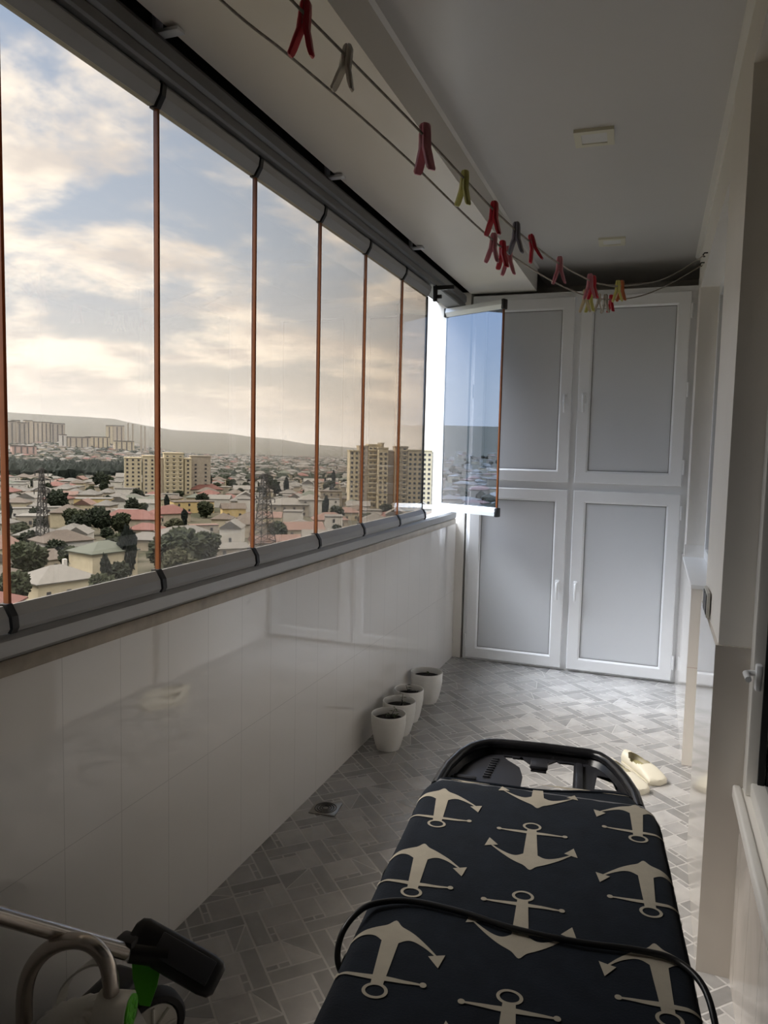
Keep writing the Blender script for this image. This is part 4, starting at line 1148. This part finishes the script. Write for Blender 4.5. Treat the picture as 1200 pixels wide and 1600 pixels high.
tower(612, 796, 8, [(-9, -3, 0, 14, 38, 'cream', 2, 0), (-3, 2, 3, 14, 36, 'stone', 0, 0), (2, 8, 2, 14, 35, 'beige', 2, 0)], 'narrow apartment tower in the middle of the tall group')
tower(643, 797, 8, [(-11, -3, 1, 15, 39, 'beige', 2, 1), (-3, 12, 0, 15, 37, 'cream', 5, 0)], 'broad tan apartment tower beside the open gap')
tower(690, 797, 8, [(-14, -2, 0, 15, 36, 'white', 2, 1), (-2, 12, 2, 15, 34, 'white', 3, 0)], 'apartment tower seen through the open gap')
# estate on the far rise
k_ = 0
for (px, D, w, h, wk, lab) in ((17, 1750, 22, 52, 'stone', 'grey high rise at the far left of the skyline'), (27, 1800, 16, 54, 'beige', 'high rise second from the left on the skyline'),
        (37, 1760, 18, 50, 'stone', 'high rise third from the left on the skyline'), (47, 1800, 16, 55, 'beige', 'darker tower beside the wide grey slab on the skyline'),
        (68, 1900, 46, 52, 'beige', 'wide slab of flats with brown top on the skyline'), (92, 1900, 30, 50, 'stone', 'brownish slab at the right end of the skyline estate'),
        (100, 1650, 14, 30, 'white', 'slim white block in front of the skyline estate'), (125, 1650, 44, 26, 'beige', 'long mid rise terrace below the hills'),
        (155, 1680, 46, 27, 'cream', 'long cream terrace of flats below the hills'), (184, 1900, 30, 52, 'beige', 'paired slab left of the tall chimneys'), (172, 1900, 16, 50, 'cream', 'pale slab left of the paired slab'),
        (195, 1650, 40, 24, 'cream', 'low cream terrace in front of the tall chimneys'), (40, 1450, 40, 18, 'pink', 'low pinkish block above the wood')):
    d = R @ Vector((px - 600, 0, -F)); d.z = 0; d.normalize(); x, y = d.x * D, d.y * D
    base = terr(x, y); zt = base if k_ < 99 else base
    root = empty('apartment_block', (x, y, base), face(x, y) + math.radians(((k_ * 37) % 30) - 10), label=lab, cat='apartment block', group='flats on the far rise'); k_ += 1
    MB().box(-w / 2, w / 2, 0, 14, -5, h).build('wall', TW[wk], root)
    MB().box(-w / 2 - .5, w / 2 + .5, -.5, 14.5, h, h + 1.6).build('roof', RF['brown' if k_ % 2 else 'grey'], root)
    nb = max(1, int(w / 9))
    wm = MB().box(-1.3, 1.3, -.25, .25, -h * .46, h * .46).mesh('window_strip', [mat('dark_window_column_%d' % k_, (.07, .06, .055, 1), .6, mottle=.3, scale=.35)])  # one dark strip stands for a column of windows
    for i in range(nb):
        q = bpy.data.objects.new('window_strip', wm); COL.objects.link(q); q.parent = root; q.location = (-w / 2 + w * (i + .5) / nb, 0, h * .5)
for i, (px, lab) in enumerate(((201, 'leftmost of the four thin chimneys on the skyline'), (208, 'second of the four thin chimneys on the skyline'), (221, 'third of the four thin chimneys on the skyline'), (227, 'rightmost of the four thin chimneys on the skyline'))):
    d = R @ Vector((px - 600, 0, -F)); d.z = 0; d.normalize(); D = 1700 + 10 * i; x, y = d.x * D, d.y * D
    MB().loft([[(q * math.cos(2 * PI * k / 10), q * math.sin(2 * PI * k / 10), z) for k in range(10)] for q, z in ((2.2, -4), (1.9, 30), (1.6, 62), (1.7, 63))]).build('chimney_stack', TW['stone'], None, lab, 'chimney', 'thin chimneys on the skyline', loc=(x, y, terr(x, y)))

# --- lattice pylons
STL = mat('galvanised_lattice', (.035, .032, .03, 1), .6, metal=.3, mottle=.1)
def pylon(px, py, h, w, label, arms, levels=9):
    x, y = at_px(px, py); taken.append((x, y, w))
    root = empty('lattice_pylon', (x, y, terr(x, y)), face(x, y) + .5, label=label, cat='pylon')
    tw_ = MB(); t_ = w / 2
    def hw(z): return t_ * (1 - .78 * z / h)
    c4 = [(-1, -1), (1, -1), (1, 1), (-1, 1)]
    br_ = MB()
    for sx, sy in c4:
        MB().tube([(sx * hw(0), sy * hw(0), 0), (sx * hw(h), sy * hw(h), h)], .16, 6).build('mast_leg', STL, root)
    for l in range(levels):
        z0, z1 = h * l / levels, h * (l + 1) / levels
        for k in range(4):
            a, b = c4[k], c4[(k + 1) % 4]
            br_.tube([(a[0] * hw(z0), a[1] * hw(z0), z0), (b[0] * hw(z1), b[1] * hw(z1), z1)], .09, 5)
            br_.tube([(b[0] * hw(z0), b[1] * hw(z0), z0), (a[0] * hw(z1), a[1] * hw(z1), z1)], .09, 5)
            br_.tube([(a[0] * hw(z1), a[1] * hw(z1), z1), (b[0] * hw(z1), b[1] * hw(z1), z1)], .09, 5)
    br_.build('bracing', STL, root)
    for z, l in arms:
        m_ = MB()
        for sy in (-1, 1):
            m_.tube([(-l, 0, z), (0, sy * hw(z), z + .9), (l, 0, z)], .10, 5).tube([(-l, 0, z), (l, 0, z)], .1, 5)
        for s in (-1, 1): m_.tube([(s * l, 0, z), (s * l, 0, z - 1.6)], .14, 6)
        m_.build('cross_arm', STL, root)
pylon(67, 868, 29, 3.6, 'slim lattice pylon in the left pane', [(28, 2.2), (25, 3.0), (22, 2.6)], 12)
pylon(413, 862, 28, 6.5, 'broad dark lattice mast beside the third mullion', [(27, 3.2), (23, 4.4), (19, 4.0)], 14)

# --- trees
def crown(seed, rx, rz_, blobs=7, sub=2, lump=.48):
    rng = random.Random(seed); mb = MB()
    for b in range(blobs):
        a = rng.uniform(0, 2 * PI); q = rng.uniform(0, .55); c = Vector((rx * q * math.cos(a), rx * q * math.sin(a), rz_ * rng.uniform(-.45, .5)))
        if b == 0: c = Vector((0, 0, 0))
        r_ = rng.uniform(.45, .7)
        bm = bmesh.new(); bmesh.ops.create_icosphere(bm, subdivisions=sub, radius=1)
        for v in bm.verts:
            n_ = noise.noise(v.co * 2.1 + Vector((seed, b, 0))) * lump + noise.noise(v.co * 5.5 + Vector((b, seed, 4))) * lump * .8 + noise.noise(v.co * 13 + Vector((b, 2, seed))) * lump * .45
            v.co = Vector((v.co.x * rx * r_, v.co.y * rx * r_, v.co.z * rz_ * r_)) * (1 + n_) + c
        mb.bm(bm, 0, False)
    return mb
def tree_proto(kind, seed, rx, rz_, lf, **kw):
    r_ = empty(kind, (0, 0, 0)); r_['category'] = 'tree'
    MB().tube([(0, 0, -1.5), (0.05 * rx, 0, rz_ * .5), (0, .04 * rx, rz_ * 1.0)], [.09 * rx, .07 * rx, .04 * rx], 7).build('trunk', TRUNK, r_)
    c = crown(seed, rx, rz_, **kw).build('crown', LEAFM[lf], r_); c.location = (0, 0, rz_ * 1.15)
    return r_
TP = [(tree_proto('round_tree', 1, 3.6, 3.2, 'mid', blobs=10, sub=4), 'mid green round tree between the town houses', 'round trees in the town'),
      (tree_proto('dark_tree', 2, 3.2, 3.4, 'dark', blobs=9, sub=4), 'dark green garden tree between the town houses', 'dark trees in the town'),
      (tree_proto('olive_tree', 3, 3.0, 2.4, 'olive', blobs=9, sub=4), 'dusty olive coloured bush tree between the town houses', 'olive bushes in the town'),
      (tree_proto('conifer', 4, 1.9, 5.0, 'blue', blobs=7, sub=4), 'slender dark conifer between the town houses', 'conifers in the town')]
used = set()
def tree(x, y, k, s=1.0, label=None, rz=0):
    p, lab, grp = TP[k]
    if k in used: o = copy_tree(p)
    else: used.add(k); o = p
    o.location = (x, y, terr(x, y) - .3); o.scale = (s, s, s * random.uniform(.9, 1.15)); o.rotation_euler = (0, 0, rz or random.uniform(0, 6.28))
    tag(o, None, label or lab, 'tree', None if label else grp)
    if label and 'group' in o: del o['group']
for px, py, k, s, lab in ((45, 905, 0, 1.5, 'bushy bright green tree behind the pale hip roof, left pane'), (116, 903, 0, 1.15, 'green tree between the pale hip roof and the blank cream house'),
        (166, 921, 3, .8, 'small conifer in front of the blank cream house'), (183, 916, 1, 1.0, 'dark tree at the right corner of the blank cream house'), (199, 905, 3, 1.25, 'tall slender conifer right of the blank cream house'),
        (90, 874, 1, 1.0, 'dark tree in front of the brown hip roof, on its left'), (45, 866, 1, 1.2, 'dark hedge like tree below the whitewashed row'), (160, 836, 1, 1.5, 'dark tall tree left of the long red roof'),
        (188, 836, 0, 1.2, 'green tree in front of the long red roof'), (115, 828, 0, 1.3, 'pale green tree behind the brown hip roof'), (93, 803, 1, 1.9, 'broad dark tree above the white two storey house'), (160, 768, 1, 2.0, 'big dark tree clump left of the cream apartment block'),
        (262, 893, 0, 1.7, 'big grey green tree just right of the second mullion'), (290, 888, 0, 2.0, 'biggest grey green tree low in the second pane'), (318, 880, 0, 1.5, 'grey green tree at the right of the big clump in the second pane'),
        (275, 905, 2, 1.6, 'olive bush under the biggest tree in the second pane'), (315, 792, 1, 1.2, 'dark tree in front of the yellow flat building'), (505, 800, 0, 1.0, 'bright green tree left of the unfinished house'),
        (430, 776, 1, 1.6, 'dark tree clump above the wide pale grey roof')):
    x, y = at_px(px, py); taken.append((x, y, 2.5 * s)); tree(x, y, k, s, lab)

# --- the rest of the town: nearest houses and trees as objects of their own
HP = []
hk = [('grey', 'beige', 'hip', 'grey roofed town house among many alike', 'grey roofed town houses'), ('brown', 'cream', 'hip', 'brown roofed town house among many alike', 'brown roofed town houses'),
      ('light', 'white', 'gable', 'pale roofed white town house among many alike', 'pale roofed town houses'), ('red', 'beige', 'hip', 'red roofed town house among many alike', 'red roofed town houses'),
      ('grey', 'white', 'flat', 'flat roofed white town house among many alike', 'flat roofed white town houses'), ('light', 'stone', 'flat', 'flat roofed grey stone town house among many alike', 'flat roofed stone town houses'),
      ('rust', 'cream', 'gable', 'rust roofed cream town house among many alike', 'rust roofed town houses'), ('green', 'cream', 'hip', 'green roofed cream town house among many alike', 'green roofed town houses')]
for i, (rf, wl, kd, lab, grp) in enumerate(hk):
    w, d, h = ((13, 10, 4.0), (12, 10, 4.6), (12, 9, 5.6), (14, 11, 4.2), (11, 9, 6.2), (12, 11, 4.0), (14, 9, 4.0), (12, 10, 5.0))[i]
    HP.append((house(0, 0, 0, w, d, h, wl, rf, 2.6, kd, lab, grp, windows=True, z=0), lab, grp))
hused = set()
WT = [22, 18, 20, 7, 16, 14, 6, 5]
cells = []
rng = random.Random(21)
for i in range(0, 150):
    for j in range(0, 150):
        # jittered grid turned like the streets
        a = math.radians(24); u, v = -60 - i * 17.0 + rng.uniform(-4, 4), 100 + j * 17.0 + rng.uniform(-4, 4)
        x, y = u * math.cos(a) - v * math.sin(a) + 120, u * math.sin(a) + v * math.cos(a) + 0
        D = math.hypot(x, y); az = math.degrees(math.atan2(-x, y))
        if D < 150 or D > 2600 or az < 10 or az > 72: continue
        c = EYE; pv = R.transposed() @ (Vector((x, y, terr(x, y) + 4)) - EYE)
        sx, sy = 600 - pv.x / pv.z * F, 800 + pv.y / pv.z * F
        off = sx < -40 or sx > 705 or sy > 985 - sx * .255 + 25
        if sx < -700 or sx > 760 or sy > 1240 - sx * .3: continue
        if 38 < az < 48.5 and 790 < D < 1120: continue            # the wood
        cells.append((D, x, y, az, off))
cells.sort()
nh = nt_ = 0
far_h = {k: MB() for k in ('a', 'b', 'c', 'd')}; far_t = MB()
def far_house(mb, x, y, rz, w, d, h, rh, zt):
    mt = Matrix.Translation((x, y, zt)) @ Matrix.Rotation(rz, 4, 'Z')
    mb.box(-w / 2, w / 2, -d / 2, d / 2, -3, h, 0, mt)
    hr = hip_roof(w, d, rh, h); mb.add(hr.v, hr.f, 1, False, mt)
ico = bmesh.new(); bmesh.ops.create_icosphere(ico, subdivisions=1, radius=1); icv = [v.co.copy() for v in ico.verts]; ico.verts.index_update(); icf = [tuple(v.index for v in f.verts) for f in ico.faces]; ico.free()
def blob(mb, x, y, z, rx, rz_, sd):
    vs = []
    for v in icv:
        n_ = 1 + .45 * noise.noise(v * 1.7 + Vector((sd * 1.3, sd * .7, 0)))
        vs.append((x + v.x * rx * n_, y + v.y * rx * n_, z + v.z * rz_ * n_))
    mb.add(vs, icf, 0, False)
for idx, (D, x, y, az, off) in enumerate(cells):
    green = noise.noise(Vector((x / 90, y / 90, 5)))
    is_tree = rng.random() < (.34 + .35 * green + (.12 if D > 700 else 0))
    if not free(x, y, 2.5 if is_tree else 7): continue
    if is_tree:
        k = rng.choices((0, 1, 2, 3), (30, 38, 24, 8))[0]; s = rng.uniform(.7, 1.35)
        if nt_ < 170 and not off:
            tree(x, y, k, s); nt_ += 1
            if nt_ < 150 and rng.random() < .35:
                x2, y2 = x + rng.uniform(-7, 7), y + rng.uniform(-7, 7)
                if free(x2, y2, 2): tree(x2, y2, rng.choice((0, 1, 2)), s * .8); nt_ += 1
        else:
            for q in range(2):
                blob(far_t, x + rng.uniform(-6, 6), y + rng.uniform(-6, 6), terr(x, y) + 3.2, rng.uniform(3.4, 6.4), rng.uniform(3.2, 5.6), idx + q)
    else:
        if D > 500 and rng.random() < .12: continue
        i = rng.choices(range(8), WT)[0]
        if nh < 300 and not off:
            p, lab, grp = HP[i]
            if i in hused: o = copy_tree(p)
            else: hused.add(i); o = p
            nh += 1
            o.location = (x, y, terr(x, y)); o.rotation_euler = (0, 0, math.radians(24 + rng.choice((0, 90, 180, 270)) + rng.uniform(-8, 8)))
            s = rng.uniform(.8, 1.12); o.scale = (s, s * rng.uniform(.9, 1.1), s * rng.uniform(.85, 1.3))
        else:
            far_house(far_h[rng.choices('abcd', (34, 30, 26, 10))[0]], x, y, math.radians(24 + rng.choice((0, 90)) + rng.uniform(-8, 8)), rng.uniform(10, 17), rng.uniform(8, 12), rng.uniform(3.5, 7.5), rng.uniform(.6, 3), terr(x, y))
for i, (rf, wl, kd, lab, grp) in enumerate(hk):
    if i not in hused:
        o = HP[i][0]
        for c in list(o.children): bpy.data.objects.remove(c)
        bpy.data.objects.remove(o)
# more of the town beyond the open end, met in the mirror of the open sash
for q in range(1500):
    D = 160 + 1700 * rng.random() ** 1.4; az = rng.uniform(96, 132); x, y = -D * math.sin(math.radians(az)), D * math.cos(math.radians(az))
    if rng.random() < .45: blob(far_t, x, y, terr(x, y) + 3.2, rng.uniform(3.4, 6.4), rng.uniform(3.2, 5.6), q)
    else: far_house(far_h[rng.choice('abcd')], x, y, rng.uniform(0, 3), rng.uniform(10, 17), rng.uniform(8, 12), rng.uniform(3.5, 8.5), rng.uniform(.6, 3), terr(x, y))
town = MB(); tm = []
for n_, (k, wl, rf) in enumerate((('a', 'white', 'grey'), ('b', 'beige', 'brown'), ('c', 'cream', 'light'), ('d', 'beige', 'red'))):
    q = far_h[k]; o = len(town.v); town.v += q.v; town.f += [tuple(o + i for i in f) for f in q.f]; town.m += [2 * n_ + m_ for m_ in q.m]; town.s += q.s; tm += [TW[wl], RF[rf]]
town.build('distant_houses', tm, None, 'small houses in rows covering the rest of the town', 'houses', kind='stuff')
far_t.build('distant_trees', LEAFM['dark'], None, 'dark trees scattered between the small house rows', 'trees', kind='stuff')
# the wood
wood = MB(); rng = random.Random(9)
for i in range(1500):
    D = rng.uniform(800, 1110); az = rng.uniform(37.2, 49) if D > 850 else rng.uniform(38.5, 49)
    x, y = -D * math.sin(math.radians(az)), D * math.cos(math.radians(az)); s = rng.uniform(.7, 1.3)
    blob(wood, x, y, terr(x, y) + 5.5 * s, 5.2 * s, 7.0 * s, i)
wood.build('dense_wood', LEAFM['blue'], None, 'dark belt of dense woodland across the left pane', 'wood', kind='stuff')

# ------------------------------------------------------------------ thin summer haze over the far town
hz = bpy.data.materials.new('air_haze'); hz.use_nodes = True
nt = hz.node_tree; nt.nodes.clear()
o_ = nt.nodes.new('ShaderNodeOutputMaterial'); v_ = nt.nodes.new('ShaderNodeVolumeScatter'); v_.inputs['Color'].default_value = (.95, .96, 1, 1); v_.inputs['Density'].default_value = HAZE; v_.inputs['Anisotropy'].default_value = .2
nt.links.new(v_.outputs[0], o_.inputs['Volume'])
if HAZE > 0:
    MB().box(-6000, 200, 560, 7500, -60, 170).build('air_haze', hz, None, 'thin haze over the far town and hills', 'haze', kind='stuff')
